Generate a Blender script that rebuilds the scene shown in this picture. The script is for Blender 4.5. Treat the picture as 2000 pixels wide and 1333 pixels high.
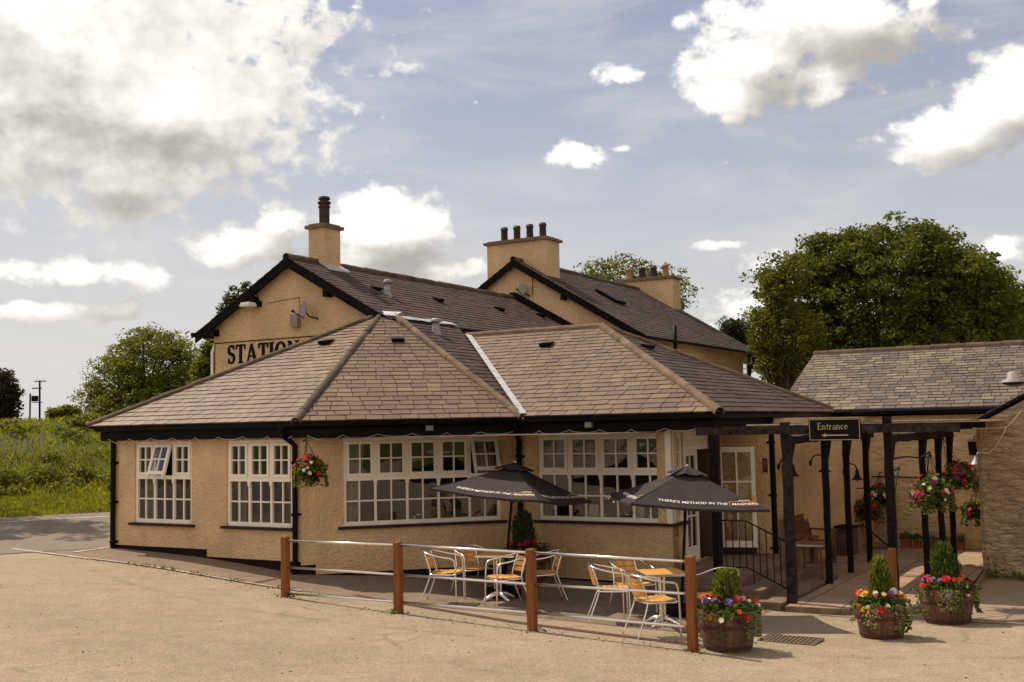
import bpy, math, random
import numpy as np
from mathutils import Vector, Matrix
random.seed(7)
rng = np.random.default_rng(7)
C = bpy.context.scene.collection
for o in list(bpy.data.objects): bpy.data.objects.remove(o)
R = math.radians
# ------------------------------------------------------------------ camera, exposure
cam = bpy.data.cameras.new('camera'); cam.lens = 38.87; cam.sensor_width = 36; cam.clip_end = 6000; cam.clip_start = .1
camo = bpy.data.objects.new('camera', cam); C.objects.link(camo)
camo.matrix_world = Matrix(((.99979555, .02022005, 0, 0), (.00155649, -.07696191, -.99703282, 0), (-.02016005, .99682898, -.07697765, 2.8), (0, 0, 0, 1)))
bpy.context.scene.camera = camo
vs = bpy.context.scene.view_settings
vs.view_transform = 'Standard'; vs.look = 'None'; vs.gamma = 1; vs.exposure = 0.5; vs.use_curve_mapping = False
SUN_AZ, SUN_EL = 308, 54
# ------------------------------------------------------------------ sun
sl = bpy.data.lights.new('sun', 'SUN'); sl.energy = 3.35; sl.angle = R(.55); sl.color = (1, .87, .71)
so = bpy.data.objects.new('sun', sl); C.objects.link(so)
sd = Vector((math.sin(R(SUN_AZ)) * math.cos(R(SUN_EL)), math.cos(R(SUN_AZ)) * math.cos(R(SUN_EL)), math.sin(R(SUN_EL))))
so.rotation_euler = sd.to_track_quat('Z', 'Y').to_euler(); so.location = (-20, 20, 40)

# ------------------------------------------------------------------ node helpers
class NT:
    def __init__(s, t): s.t = t
    def n(s, typ, **k):
        nd = s.t.nodes.new(typ)
        for a, b in k.items(): setattr(nd, a, b)
        return nd
    def l(s, a, b): s.t.links.new(a, b)
    def put(s, sock, v):
        if isinstance(v, (int, float, tuple, list)): sock.default_value = v
        else: s.l(v, sock)
    def math(s, op, a, b=None, c=None, clamp=False):
        nd = s.n('ShaderNodeMath', operation=op, use_clamp=clamp)
        for i, v in enumerate((a, b, c)):
            if v is not None: s.put(nd.inputs[i], v)
        return nd.outputs[0]
    def vec(s, op, a, b=None):
        nd = s.n('ShaderNodeVectorMath', operation=op)
        s.put(nd.inputs[0], a)
        if b is not None: s.put(nd.inputs[1], b)
        return nd.outputs['Value'] if op in ('LENGTH', 'DOT_PRODUCT') else nd.outputs[0]
    def noise(s, vec, scale, detail=4, rough=.55, dist=0):
        nd = s.n('ShaderNodeTexNoise'); nd.inputs['Scale'].default_value = scale; nd.inputs['Detail'].default_value = detail
        nd.inputs['Roughness'].default_value = rough; nd.inputs['Distortion'].default_value = dist
        if vec is not None: s.l(vec, nd.inputs['Vector'])
        return nd.outputs['Fac']
    def ramp(s, fac, stops):
        nd = s.n('ShaderNodeValToRGB'); cr = nd.color_ramp
        while len(cr.elements) < len(stops): cr.elements.new(.5)
        for e, (p, c) in zip(cr.elements, stops): e.position = p; e.color = (*c, 1) if len(c) == 3 else c
        s.l(fac, nd.inputs[0]); return nd.outputs[0]
    def mix(s, f, a, b, mode='MIX'):
        nd = s.n('ShaderNodeMix', data_type='RGBA', blend_type=mode)
        s.put(nd.inputs[0], f); s.put(nd.inputs[6], a if not isinstance(a, tuple) else (*a[:3], 1)); s.put(nd.inputs[7], b if not isinstance(b, tuple) else (*b[:3], 1))
        return nd.outputs[2]
    def smooth(s, x, a, b):
        nd = s.n('ShaderNodeMapRange', interpolation_type='SMOOTHSTEP'); s.put(nd.inputs[0], x)
        nd.inputs[1].default_value = a; nd.inputs[2].default_value = b; return nd.outputs[0]

# ------------------------------------------------------------------ world: sky with clouds
w = bpy.data.worlds.new('World'); bpy.context.scene.world = w; w.use_nodes = True
T = NT(w.node_tree); bg = w.node_tree.nodes['Background']
sky = T.n('ShaderNodeTexSky', sky_type='NISHITA'); sky.sun_disc = False; sky.sun_elevation = R(SUN_EL); sky.sun_rotation = R(SUN_AZ)
sky.air_density = 1.0; sky.dust_density = 1.6; sky.ozone_density = 1.0
tc = T.n('ShaderNodeTexCoord'); sx = T.n('ShaderNodeSeparateXYZ'); T.l(tc.outputs['Generated'], sx.inputs[0])
az = T.math('ARCTAN2', sx.outputs[0], sx.outputs[1]); el = T.math('ARCSINE', sx.outputs[2])
cb = T.n('ShaderNodeCombineXYZ'); T.l(az, cb.inputs[0]); T.l(el, cb.inputs[1])
CAMX = np.array([.99979555, .00155649, -.02016005]); CAMY = np.array([.02022005, -.07696191, .99682898]); CAMZ = np.array([0, .99703282, .07697765])
def azel(px, py):                      # direction of a photo point on the sky
    d = (px - 1000) * CAMX - (py - 666.5) * CAMY + 2159.5 * CAMZ; d = d / np.linalg.norm(d)
    return math.atan2(d[0], d[1]), math.asin(d[2])
BLOBS = [(40, 90, 370, 190, 1.25), (300, 215, 220, 115, 1.15), (100, 265, 240, 90, 1.05), (60, 330, 260, 50, .4), (470, 12, 130, 20, .38), (690, 14, 50, 16, .3),
         (110, 535, 200, 34, .75), (110, 608, 190, 22, .75), (235, 395, 45, 15, .4), (480, 480, 110, 48, .85), (545, 440, 70, 45, .8), (760, 450, 110, 62, 1.), (700, 500, 130, 40, .8),
         (860, 525, 110, 38, .75), (600, 520, 60, 30, .6), (1118, 305, 62, 26, .8), (1215, 290, 42, 12, .5), (1212, 145, 48, 22, .7), (1335, 42, 60, 28, .45), (1615, 45, 170, 78, 1.), (1500, 110, 130, 70, .95),
         (1600, 150, 110, 55, .8), (1430, 180, 90, 45, .85), (1425, 232, 45, 22, .6), (1880, 255, 120, 58, .95), (1960, 200, 90, 62, .95), (1800, 290, 100, 30, .6), (1395, 480, 85, 16, .55), (1460, 590, 75, 55, .65),
         (1540, 520, 90, 40, .7), (1960, 480, 90, 40, .5), (930, 200, 24, 14, .35), (870, 560, 60, 16, .5), (1420, 318, 50, 12, .4),
         (-500, 200, 420, 240, .9), (2500, 150, 320, 130, .9), (2900, 420, 380, 100, .8), (-700, 560, 320, 60, .8), (900, -500, 520, 170, .9), (2100, -600, 420, 180, .9), (-200, -700, 600, 200, .9)]
g = bpy.data.node_groups.new('cloud_field', 'ShaderNodeTree')
g.interface.new_socket('P', in_out='INPUT', socket_type='NodeSocketVector'); g.interface.new_socket('D', in_out='OUTPUT', socket_type='NodeSocketFloat')
G = NT(g); gi = G.n('NodeGroupInput'); go = G.n('NodeGroupOutput'); P = gi.outputs[0]
acc = None
for px, py, rx, ry, a in BLOBS:
    ca, ce = azel(px, py)
    q = G.vec('LENGTH', G.vec('MULTIPLY', G.vec('SUBTRACT', P, (ca, ce, 0)), (2159 / rx / 1.15, 2159 / ry / 1.15, 0)))
    f = G.math('SUBTRACT', a, G.math('MULTIPLY', q, .78))
    acc = f if acc is None else G.math('SMOOTH_MAX', acc, f, .12)
acc = G.math('MAXIMUM', acc, -.6)
n1 = G.noise(G.vec('MULTIPLY', P, (1, 1.35, 1)), 13, 9, .6, .15)
n2 = G.noise(G.vec('MULTIPLY', P, (1, 1.2, 1)), 46, 5, .6, .2)
d = G.math('ADD', acc, G.math('MULTIPLY', G.math('SUBTRACT', n1, .5), 1.75))
d = G.math('ADD', d, G.math('MULTIPLY', G.math('SUBTRACT', n2, .5), 1.0))
wv = G.n('ShaderNodeTexNoise'); wv.inputs['Scale'].default_value = 20; wv.inputs['Detail'].default_value = 3; G.l(P, wv.inputs['Vector'])
Pw = G.vec('ADD', P, G.vec('MULTIPLY', G.vec('SUBTRACT', wv.outputs['Color'], (.5, .5, .5)), (.045, .03, 0)))
for sc_, am in ((26, .34), (62, .22)):
    vo = G.n('ShaderNodeTexVoronoi', feature='SMOOTH_F1'); vo.inputs['Scale'].default_value = sc_; vo.inputs['Smoothness'].default_value = .35; G.l(Pw, vo.inputs['Vector'])
    d = G.math('ADD', d, G.math('MULTIPLY', G.math('SUBTRACT', .42, vo.outputs['Distance']), am))
G.l(d, go.inputs[0])
g.interface.new_socket('S', in_out='OUTPUT', socket_type='NodeSocketFloat')
n0 = G.noise(G.vec('MULTIPLY', P, (1, 1.35, 1)), 12, 5, .55, .15)
G.l(G.math('ADD', acc, G.math('MULTIPLY', G.math('SUBTRACT', n0, .5), 1.5)), go.inputs[1])
def field(vec):
    nd = T.n('ShaderNodeGroup'); nd.node_tree = g; T.l(vec, nd.inputs[0]); return nd.outputs[0], nd.outputs[1]
D0, S0 = field(cb.outputs[0]); D1, S1 = field(T.vec('ADD', cb.outputs[0], (-.016, .030, 0)))
cover = T.smooth(D0, .0, .36)
lit = T.math('ADD', .74, T.math('ADD', T.math('MULTIPLY', T.math('SUBTRACT', S0, S1), .62), T.math('MULTIPLY', T.math('SUBTRACT', D0, D1), .30)))
for px, py, rx, ry, am in ((150, 260, 250, 62, .40), (330, 285, 120, 35, .12), (40, 110, 130, 130, .22), (1640, 95, 190, 70, .36), (1510, 175, 110, 40, .25), (1930, 290, 130, 45, .3), (540, 490, 110, 50, .5), (770, 505, 130, 45, .42), (235, 398, 70, 26, .3), (160, 560, 160, 24, .3), (110, 620, 160, 18, .25)):
    ca, ce = azel(px, py); q = T.vec('LENGTH', T.vec('MULTIPLY', T.vec('SUBTRACT', cb.outputs[0], (ca, ce, 0)), (2159 / rx, 2159 / ry, 0)))
    q = T.math('ADD', q, T.math('MULTIPLY', T.math('SUBTRACT', D0, .6), .8))
    lit = T.math('SUBTRACT', lit, T.math('MULTIPLY', T.smooth(q, 1.25, .15), am))
lit = T.math('MAXIMUM', lit, T.math('ADD', .06, T.math('MULTIPLY', T.math('SUBTRACT', D0, D1), .25)))
ccol = T.ramp(lit, [(.0, (4.3, 4.05, 3.85)), (.3, (5.6, 5.3, 4.95)), (.55, (7.2, 6.95, 6.5)), (.92, (9.9, 9.7, 9.2))])
# thin high cirrus and a pale horizon
ci = T.noise(T.vec('MULTIPLY', cb.outputs[0], (1.6, 6.5, 1)), 3.2, 7, .6, .6)
cir = T.math('MULTIPLY', T.smooth(ci, .36, .8), .62)
hz = T.smooth(el, .36, .02)
base = T.mix(.42, T.vec('MULTIPLY', sky.outputs[0], (1.1, 1.0, .95)), (3.9, 4.0, 4.9))
base = T.mix(T.math('MULTIPLY', hz, .72), base, (6.7, 6.6, 6.3))
base = T.mix(cir, base, (6.8, 6.7, 6.6))
# glow of the veiled sun side
sdn = T.vec('DOT_PRODUCT', tc.outputs['Generated'], tuple(sd))
glow = T.math('POWER', T.math('MAXIMUM', sdn, 0), 9)
final = T.mix(cover, base, ccol)
final = T.mix(T.math('MULTIPLY', glow, .35), final, (9.0, 8.7, 8.0))
# warm glow added to the unseen sky behind the viewpoint to lift shaded walls
back_fill = T.math('MULTIPLY', T.smooth(sx.outputs[1], -.05, -.55), T.smooth(sx.outputs[2], -.02, .12))
final = T.mix(T.math('MULTIPLY', back_fill, .6), T.vec('MULTIPLY', final, (.87, .86, .86)), (9.6, 8.1, 6.5))
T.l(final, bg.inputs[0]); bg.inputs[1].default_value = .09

# ------------------------------------------------------------------ materials
def newmat(name):
    m = bpy.data.materials.new(name); m.use_nodes = True
    t = NT(m.node_tree); return m, t, m.node_tree.nodes['Principled BSDF']
def pos(t): return t.n('ShaderNodeNewGeometry').outputs['Position']
def M(name, col, rough=.8, var=.12, scale=6, bump=0, bscale=60, bdist=.01, metal=0, island=0, spec=.3, detail=5):
    m, t, b = newmat(name); tc = t.n('ShaderNodeTexCoord').outputs['Object']
    k = t.noise(tc, scale, detail)
    lo = tuple(c * (1 - var * 1.6) for c in col); hi = tuple(min(1, c * (1 + var * 1.6)) for c in col)
    c = t.ramp(k, [(.25, lo), (.75, hi)])
    if island:
        r = t.n('ShaderNodeNewGeometry').outputs['Random Per Island']
        c = t.mix(1, c, t.ramp(r, [(0, (1 - island,) * 3), (1, (1 + island,) * 3)]), 'MULTIPLY')
    t.l(c, b.inputs['Base Color']); b.inputs['Roughness'].default_value = rough; b.inputs['Metallic'].default_value = metal
    b.inputs['Specular IOR Level'].default_value = spec
    if bump:
        bn = t.n('ShaderNodeBump'); bn.inputs['Strength'].default_value = bump; bn.inputs['Distance'].default_value = bdist
        t.l(t.noise(tc, bscale, 4), bn.inputs['Height']); t.l(bn.outputs[0], b.inputs['Normal'])
    return m
def timber(name, col, rough=.65):
    m, t, b = newmat(name); p = t.n('ShaderNodeTexCoord').outputs['Object']
    gr = t.noise(t.vec('MULTIPLY', p, (38, 38, 1.6)), 1, 6, .65, .6); kn = t.noise(t.vec('MULTIPLY', p, (9, 9, 3)), 1, 4)
    c = t.ramp(gr, [(.28, tuple(x * .42 for x in col)), (.5, col), (.75, tuple(x * 1.35 for x in col))]); c = t.mix(t.math('MULTIPLY', t.smooth(kn, .6, .75), .5), c, tuple(x * .35 for x in col))
    t.l(c, b.inputs['Base Color']); b.inputs['Roughness'].default_value = rough; b.inputs['Specular IOR Level'].default_value = .25
    bn = t.n('ShaderNodeBump'); bn.inputs['Strength'].default_value = .6; bn.inputs['Distance'].default_value = .008; t.l(gr, bn.inputs['Height']); t.l(bn.outputs[0], b.inputs['Normal']); return m
def render_mat(name, col, vor=26, damp=True):    # roughcast / pebbledash wall
    m, t, b = newmat(name); p = pos(t)
    big = t.noise(p, 1.1, 5); fine = t.noise(p, 15, 7, .75)
    v = t.n('ShaderNodeTexVoronoi'); v.inputs['Scale'].default_value = vor; t.l(p, v.inputs['Vector'])
    c = t.mix(t.smooth(big, .35, .7), tuple(x * .86 for x in col), tuple(x * 1.08 for x in col))
    c = t.mix(t.math('MULTIPLY', t.smooth(fine, .48, .68), .4), c, tuple(x * .55 for x in col))
    sp = t.n('ShaderNodeSeparateXYZ'); t.l(p, sp.inputs[0])
    st = t.noise(t.vec('MULTIPLY', p, (3.5, 3.5, .35)), 1.6, 5)
    c = t.mix(t.math('MULTIPLY', t.smooth(st, .52, .8), .34), c, tuple(x * q for x, q in zip(col, (.55, .5, .45))))
    if damp:
        zz = t.math('ADD', sp.outputs[2], t.math('MULTIPLY', t.math('SUBTRACT', t.noise(p, 1.7, 6, .7), .5), .9))
        c = t.mix(t.math('MULTIPLY', t.math('SUBTRACT', 1, t.smooth(zz, .2, .95)), .16), c, tuple(x * q for x, q in zip(col, (.5, .46, .40))))
    t.l(c, b.inputs['Base Color']); b.inputs['Roughness'].default_value = .95; b.inputs['Specular IOR Level'].default_value = .15
    bn = t.n('ShaderNodeBump'); bn.inputs['Strength'].default_value = 1; bn.inputs['Distance'].default_value = .035
    h = t.math('ADD', t.math('MULTIPLY', v.outputs['Distance'], -.8), t.math('MULTIPLY', fine, 1.6))
    t.l(h, bn.inputs['Height']); t.l(bn.outputs[0], b.inputs['Normal']); return m
def slate_mat(name, stops, moss=.0, rough=.5):
    m, t, b = newmat(name); p = pos(t)
    r = t.n('ShaderNodeNewGeometry').outputs['Random Per Island']
    c = t.ramp(r, stops)
    patch = t.noise(p, .7, 4)
    c = t.mix(1, c, t.ramp(patch, [(.3, (.82, .78, .8)), (.7, (1.12, 1.1, 1.05))]), 'MULTIPLY')
    fine = t.noise(p, 26, 6, .7)
    c = t.mix(1, c, t.ramp(fine, [(.3, (.78, .78, .78)), (.72, (1.18, 1.17, 1.14))]), 'MULTIPLY')
    t.l(c, b.inputs['Base Color']); b.inputs['Roughness'].default_value = rough; b.inputs['Specular IOR Level'].default_value = .28
    bn = t.n('ShaderNodeBump'); bn.inputs['Strength'].default_value = .35; bn.inputs['Distance'].default_value = .01
    t.l(t.noise(p, 18, 5, .65), bn.inputs['Height']); t.l(bn.outputs[0], b.inputs['Normal']); return m
def leaf_mat(name, dark, light, trans=.35, hue=None):
    m = bpy.data.materials.new(name); m.use_nodes = True; t = NT(m.node_tree); nt = m.node_tree
    for nd in list(nt.nodes): nt.nodes.remove(nd)
    out = t.n('ShaderNodeOutputMaterial'); r = t.n('ShaderNodeNewGeometry').outputs['Random Per Island']
    big = t.noise(pos(t), 1.3, 3)
    c = t.ramp(r, [(0, dark), (1, light)])
    c = t.mix(1, c, t.ramp(big, [(.3, (.75, .75, .75)), (.7, (1.25, 1.22, 1.1))]), 'MULTIPLY')
    df = t.n('ShaderNodeBsdfPrincipled'); t.l(c, df.inputs['Base Color']); df.inputs['Roughness'].default_value = .6; df.inputs['Specular IOR Level'].default_value = .25
    tr = t.n('ShaderNodeBsdfTranslucent'); t.l(t.mix(1, c, (1.5, 1.45, .7), 'MULTIPLY'), tr.inputs[0])
    mx = t.n('ShaderNodeMixShader'); mx.inputs[0].default_value = trans; t.l(df.outputs[0], mx.inputs[1]); t.l(tr.outputs[0], mx.inputs[2]); t.l(mx.outputs[0], out.inputs[0]); return m
def glass_mat():
    m = bpy.data.materials.new('window_glass'); m.use_nodes = True; t = NT(m.node_tree); nt = m.node_tree
    for nd in list(nt.nodes): nt.nodes.remove(nd)
    out = t.n('ShaderNodeOutputMaterial'); lw = t.n('ShaderNodeFresnel'); lw.inputs[0].default_value = 1.6
    gl = t.n('ShaderNodeBsdfGlossy'); gl.inputs['Roughness'].default_value = .01; gl.inputs['Color'].default_value = (.95, .95, .95, 1)
    bn = t.n('ShaderNodeBump'); bn.inputs['Strength'].default_value = .12; bn.inputs['Distance'].default_value = .05
    t.l(t.noise(pos(t), 2.2, 2), bn.inputs['Height']); t.l(bn.outputs[0], gl.inputs['Normal'])
    tr = t.n('ShaderNodeBsdfTransparent'); tr.inputs[0].default_value = (.8, .82, .78, 1)
    mx = t.n('ShaderNodeMixShader'); t.l(t.math('MULTIPLY', lw.outputs[0], 1.5, clamp=True), mx.inputs[0]); t.l(tr.outputs[0], mx.inputs[1]); t.l(gl.outputs[0], mx.inputs[2]); t.l(mx.outputs[0], out.inputs[0]); return m
def ground_mat(name, c0, c1, speck, scale=90, crack=0):
    m, t, b = newmat(name); p = pos(t)
    big = t.noise(p, .35, 6, .6); mid = t.noise(p, 3, 5, .6)
    v = t.n('ShaderNodeTexVoronoi'); v.inputs['Scale'].default_value = scale; t.l(p, v.inputs['Vector'])
    c = t.mix(t.smooth(big, .3, .7), c0, c1)
    c = t.mix(1, c, t.ramp(mid, [(.3, (.88, .88, .88)), (.7, (1.1, 1.1, 1.1))]), 'MULTIPLY')
    vv = t.n('ShaderNodeSeparateColor'); t.l(v.outputs['Color'], vv.inputs[0])
    c = t.mix(1, c, t.ramp(vv.outputs[0], [(.0, (1 - speck,) * 3), (.5, (1, 1, 1)), (1, (1 + speck, 1 + speck * .95, 1 + speck * .85))]), 'MULTIPLY')
    n3 = t.noise(p, 34, 6, .75)
    c = t.mix(1, c, t.ramp(n3, [(.32, (.7, .69, .68)), (.68, (1.22, 1.22, 1.22))]), 'MULTIPLY')
    st = t.noise(t.vec('MULTIPLY', p, (.8, .8, 1)), .9, 7, .7, 1.2)
    c = t.mix(t.math('MULTIPLY', t.smooth(st, .58, .8), .42), c, tuple(x * .5 for x in c0))
    for cx_, cy_, r_, w_ in ((-9, 2, 9.6, .10), (-9, 2, 8.1, .09), (6, 30, 17.2, .14), (14, 4, 9.0, .11), (14, 4, 10.4, .10)):
        ln_ = t.vec('LENGTH', t.vec('SUBTRACT', t.vec('MULTIPLY', p, (1, 1, 0)), (cx_, cy_, 0)))
        c = t.mix(t.math('MULTIPLY', t.math('MULTIPLY', t.math('SUBTRACT', 1, t.smooth(t.math('ABSOLUTE', t.math('SUBTRACT', ln_, r_)), w_ * .2, w_)), t.smooth(t.noise(p, 1.3, 4), .4, .65)), .34), c, tuple(x * .45 for x in c0))
    cr_ = t.n('ShaderNodeTexVoronoi', feature='DISTANCE_TO_EDGE'); cr_.inputs['Scale'].default_value = .32
    wn_ = t.n('ShaderNodeTexNoise'); wn_.inputs['Scale'].default_value = 1.6; wn_.inputs['Detail'].default_value = 5; t.l(p, wn_.inputs['Vector'])
    t.l(t.vec('ADD', p, t.vec('MULTIPLY', wn_.outputs['Color'], (.9, .9, 0))), cr_.inputs['Vector'])
    c = t.mix(t.math('MULTIPLY', t.math('MULTIPLY', t.math('SUBTRACT', 1, t.smooth(cr_.outputs['Distance'], .001, .012)), t.smooth(t.noise(p, .5, 3), .5, .62)), .4), c, tuple(x * .35 for x in c0))
    t.l(c, b.inputs['Base Color']); b.inputs['Roughness'].default_value = .9; b.inputs['Specular IOR Level'].default_value = .2
    bn = t.n('ShaderNodeBump'); bn.inputs['Strength'].default_value = .6; bn.inputs['Distance'].default_value = .012
    t.l(t.math('ADD', v.outputs['Distance'], n3), bn.inputs['Height']); t.l(bn.outputs[0], b.inputs['Normal']); return m
def paving_mat(name, col, sx=.62, sy=.62, rot=0, mortar=.012):
    m, t, b = newmat(name); p = pos(t)
    mp = t.n('ShaderNodeMapping'); mp.inputs['Rotation'].default_value = (0, 0, rot); t.l(p, mp.inputs[0])
    br = t.n('ShaderNodeTexBrick'); br.inputs['Scale'].default_value = 1; br.inputs['Brick Width'].default_value = sx; br.inputs['Row Height'].default_value = sy
    br.inputs['Mortar Size'].default_value = mortar; br.offset = .5; t.l(mp.outputs[0], br.inputs['Vector'])
    br.inputs['Color1'].default_value = (*[c * .82 for c in col], 1); br.inputs['Color2'].default_value = (*[c * 1.12 for c in col], 1); br.inputs['Mortar'].default_value = (*[c * .3 for c in col], 1)
    n = t.noise(p, 9, 6, .65); c = t.mix(1, br.outputs['Color'], t.ramp(n, [(.3, (.75, .74, .73)), (.7, (1.15, 1.15, 1.15))]), 'MULTIPLY')
    t.l(c, b.inputs['Base Color']); b.inputs['Roughness'].default_value = .85
    bn = t.n('ShaderNodeBump'); bn.inputs['Strength'].default_value = .5; bn.inputs['Distance'].default_value = .01
    t.l(t.math('ADD', t.math('MULTIPLY', br.outputs['Fac'], -1.), t.math('MULTIPLY', n, .5)), bn.inputs['Height']); t.l(bn.outputs[0], b.inputs['Normal']); return m
def stone_mat(name, col, em=.22, bd=.06):
    m, t, b = newmat(name); p = pos(t)
    q = t.vec('ADD', t.vec('MULTIPLY', p, (1, 1, 3.4)), t.vec('MULTIPLY', t.n('ShaderNodeTexNoise').outputs['Color'], (.1, .1, .1)))
    n1 = t.noise(q, 3.2, 7, .65, .8); n2 = t.noise(p, 16, 5, .7); big = t.noise(p, .8, 4)
    v = t.n('ShaderNodeTexVoronoi', feature='DISTANCE_TO_EDGE'); v.inputs['Scale'].default_value = 3.4; v.inputs['Randomness'].default_value = 1; t.l(q, v.inputs['Vector'])
    edge = t.smooth(v.outputs['Distance'], .0, .1)
    c = t.ramp(n1, [(.28, tuple(x * .5 for x in col)), (.5, col), (.72, tuple(x * 1.2 for x in col))])
    c = t.mix(t.math('MULTIPLY', t.math('MULTIPLY', t.math('SUBTRACT', 1, edge), t.smooth(big, .3, .6)), em), c, tuple(x * .4 for x in col))
    c = t.mix(t.math('MULTIPLY', t.smooth(n2, .55, .75), .3), c, tuple(x * .5 for x in col))
    c = t.mix(1, c, t.ramp(big, [(.3, (.82, .8, .8)), (.7, (1.1, 1.1, 1.08))]), 'MULTIPLY')
    t.l(c, b.inputs['Base Color']); b.inputs['Roughness'].default_value = .95
    bn = t.n('ShaderNodeBump'); bn.inputs['Strength'].default_value = 1; bn.inputs['Distance'].default_value = bd
    t.l(t.math('ADD', t.math('MULTIPLY', edge, em), t.math('ADD', n1, t.math('MULTIPLY', n2, .3))), bn.inputs['Height']); t.l(bn.outputs[0], b.inputs['Normal']); return m

CREAM = (.86, .60, .345)
m_cream = render_mat('cream_roughcast', CREAM)
m_cream2 = render_mat('cream_render', (.90, .64, .37), 24)
m_stone = stone_mat('painted_rubble_stone', (.68, .49, .29), .14, .05)
m_stone2 = stone_mat('grey_rubble_stone', (.50, .38, .25), .2, .10)
SL = [(0, (.135, .090, .074)), (.25, (.168, .113, .074)), (.6, (.188, .131, .083)), (.85, (.165, .114, .088)), (1, (.225, .162, .10))]
m_slate = slate_mat('brown_slate', SL)
m_slate_shade = slate_mat('slate_painted_shade', [(0, (.054, .034, .026)), (.5, (.07, .045, .035)), (1, (.088, .058, .045))], rough=.8)  # slate darkened to paint in the shade of slopes turned from the sun
m_slate_o = slate_mat('grey_slate', [(0, (.105, .085, .078)), (.4, (.15, .123, .10)), (.8, (.19, .155, .122)), (1, (.24, .20, .15))], rough=.65)
m_ridge = M('clay_ridge', (.10, .068, .045), .85, .2, 7, .5, 40, .01, island=.25)
m_black = M('black_paint', (.0045, .0035, .0035), .5, .3, 9, .15, 60, .004, spec=.12)
m_blackw = M('black_stained_timber', (.011, .0075, .0065), .8, .6, 14, .6, 30, .012, spec=.12)
m_fascia = M('dark_fascia_paint', (.0055, .0038, .0035), .6, .45, 5, .2, 40, .004, spec=.1)
m_white = M('white_paint', (.82, .75, .66), .42, .04, 5, .06, 50, .002)
m_glass = glass_mat()
m_sill = M('brown_sill_paint', (.035, .017, .014), .55, .2, 9, spec=.15)
m_plinth = M('dark_plinth', (.016, .010, .009), .9, .3, 8, .4, 40, spec=.1)
m_lead = M('lead_flashing', (.5, .5, .5), .45, .12, 8, .2, 20, .006, metal=.3)
m_dark = M('interior_wall_paint', (.10, .06, .04), .9, .25, 1.2)
m_floorin = M('interior_carpet', (.05, .03, .025), .95, .2, 8)
m_curtain = M('pale_curtain', (.50, .45, .40), .9, .08, 12)
m_post = timber('brown_fence_timber', (.225, .078, .022))
m_alu = M('aluminium', (.82, .8, .77), .27, .04, 10, metal=1)
m_slat = M('yellow_wood_slats', (.60, .31, .085), .45, .14, 14, .1, 60, .002, island=.2)
m_umb = M('umbrella_cloth', (.030, .022, .022), .85, .16, 4, .35, 9, .02)
m_wtext = M('white_print', (.68, .65, .61), .7, .02)
m_ytext = M('gold_print', (.55, .36, .1), .6, .05)
m_rtext = M('red_print', (.5, .04, .03), .6, .05)
m_barrel = M('barrel_oak', (.135, .072, .047), .75, .28, 11, .6, 40, .01, island=.3)
m_hoop = M('rusty_hoop', (.075, .028, .022), .7, .3, 16, .3, 50, .004)
m_soil = M('soil', (.03, .02, .014), .95, .3, 30, .6, 40)
m_terra = M('terracotta', (.30, .085, .04), .75, .15, 10)
m_bench = M('bench_timber', (.17, .07, .03), .6, .25, 14, .3, 50, .004, island=.15)
m_beam = M('weathered_dark_timber', (.03, .022, .019), .8, .6, 11, .7, 26, .014, spec=.12)
m_iron = M('black_iron', (.008, .006, .006), .55, .2, 20, spec=.2)
m_cable = M('pale_cable', (.42, .38, .33), .6, .05)
m_ycable = M('cream_cable', (.66, .56, .38), .5, .05)
m_ground = ground_mat('gravelly_tarmac', (.305, .242, .163), (.365, .292, .198), .24, 75)
m_path = ground_mat('brown_tarmac', (.215, .158, .115), (.255, .19, .138), .24, 70)
m_road = ground_mat('road_tarmac', (.205, .172, .135), (.235, .198, .155), .14, 60)
m_pave = paving_mat('stone_paving', (.33, .232, .155), .75, .6, R(-60))
m_step = M('stone_steps', (.19, .13, .09), .9, .22, 6, .5, 30, .01)
m_groove = M('grooved_slab', (.29, .22, .155), .9, .15, 7, .4, 40)
m_kerb = M('concrete_edging', (.42, .34, .26), .9, .2, 8, .4, 50)
m_line = M('white_road_paint', (.46, .40, .32), .8, .3, 8)
m_redline = M('red_channel', (.15, .062, .035), .8, .25, 20, .5, 60)
m_grassg = ground_mat('grass_soil', (.06, .075, .014), (.10, .115, .022), .3, 20)
m_grass = leaf_mat('grass_blades', (0.102, 0.122, 0.014), (0.288, 0.288, 0.042), 0.48000000000000004)
m_bracken = leaf_mat('bracken', (0.070, 0.092, 0.011), (0.187, 0.190, 0.025), 0.43)
m_leaf1 = leaf_mat('sycamore_leaves', (0.046, 0.066, 0.009), (0.139, 0.150, 0.020), 0.38)
m_leaf2 = leaf_mat('oak_leaves', (0.067, 0.085, 0.012), (0.206, 0.213, 0.022), 0.4)
m_leaf3 = leaf_mat('light_leaves', (0.060, 0.069, 0.009), (0.182, 0.185, 0.026), 0.43)
m_leaf4 = leaf_mat('conifer_needles', (0.032, 0.042, 0.016), (0.080, 0.088, 0.029), 0.22999999999999998)
m_leaf5 = leaf_mat('purple_leaves', (.026, .020, .014), (.075, .052, .034), 0.33)
m_leafp = leaf_mat('planter_leaves', (0.039, 0.065, 0.013), (0.169, 0.195, 0.046), 0.38)
m_thuja = leaf_mat('thuja_sprays', (0.068, 0.098, 0.018), (0.225, 0.247, 0.045), 0.38)
m_thujad = leaf_mat('dark_thuja_sprays', (0.034, 0.054, 0.017), (0.102, 0.136, 0.034), 0.33)
m_bark = M('bark', (.075, .055, .04), .9, .3, 10, .7, 20, .03)
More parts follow.
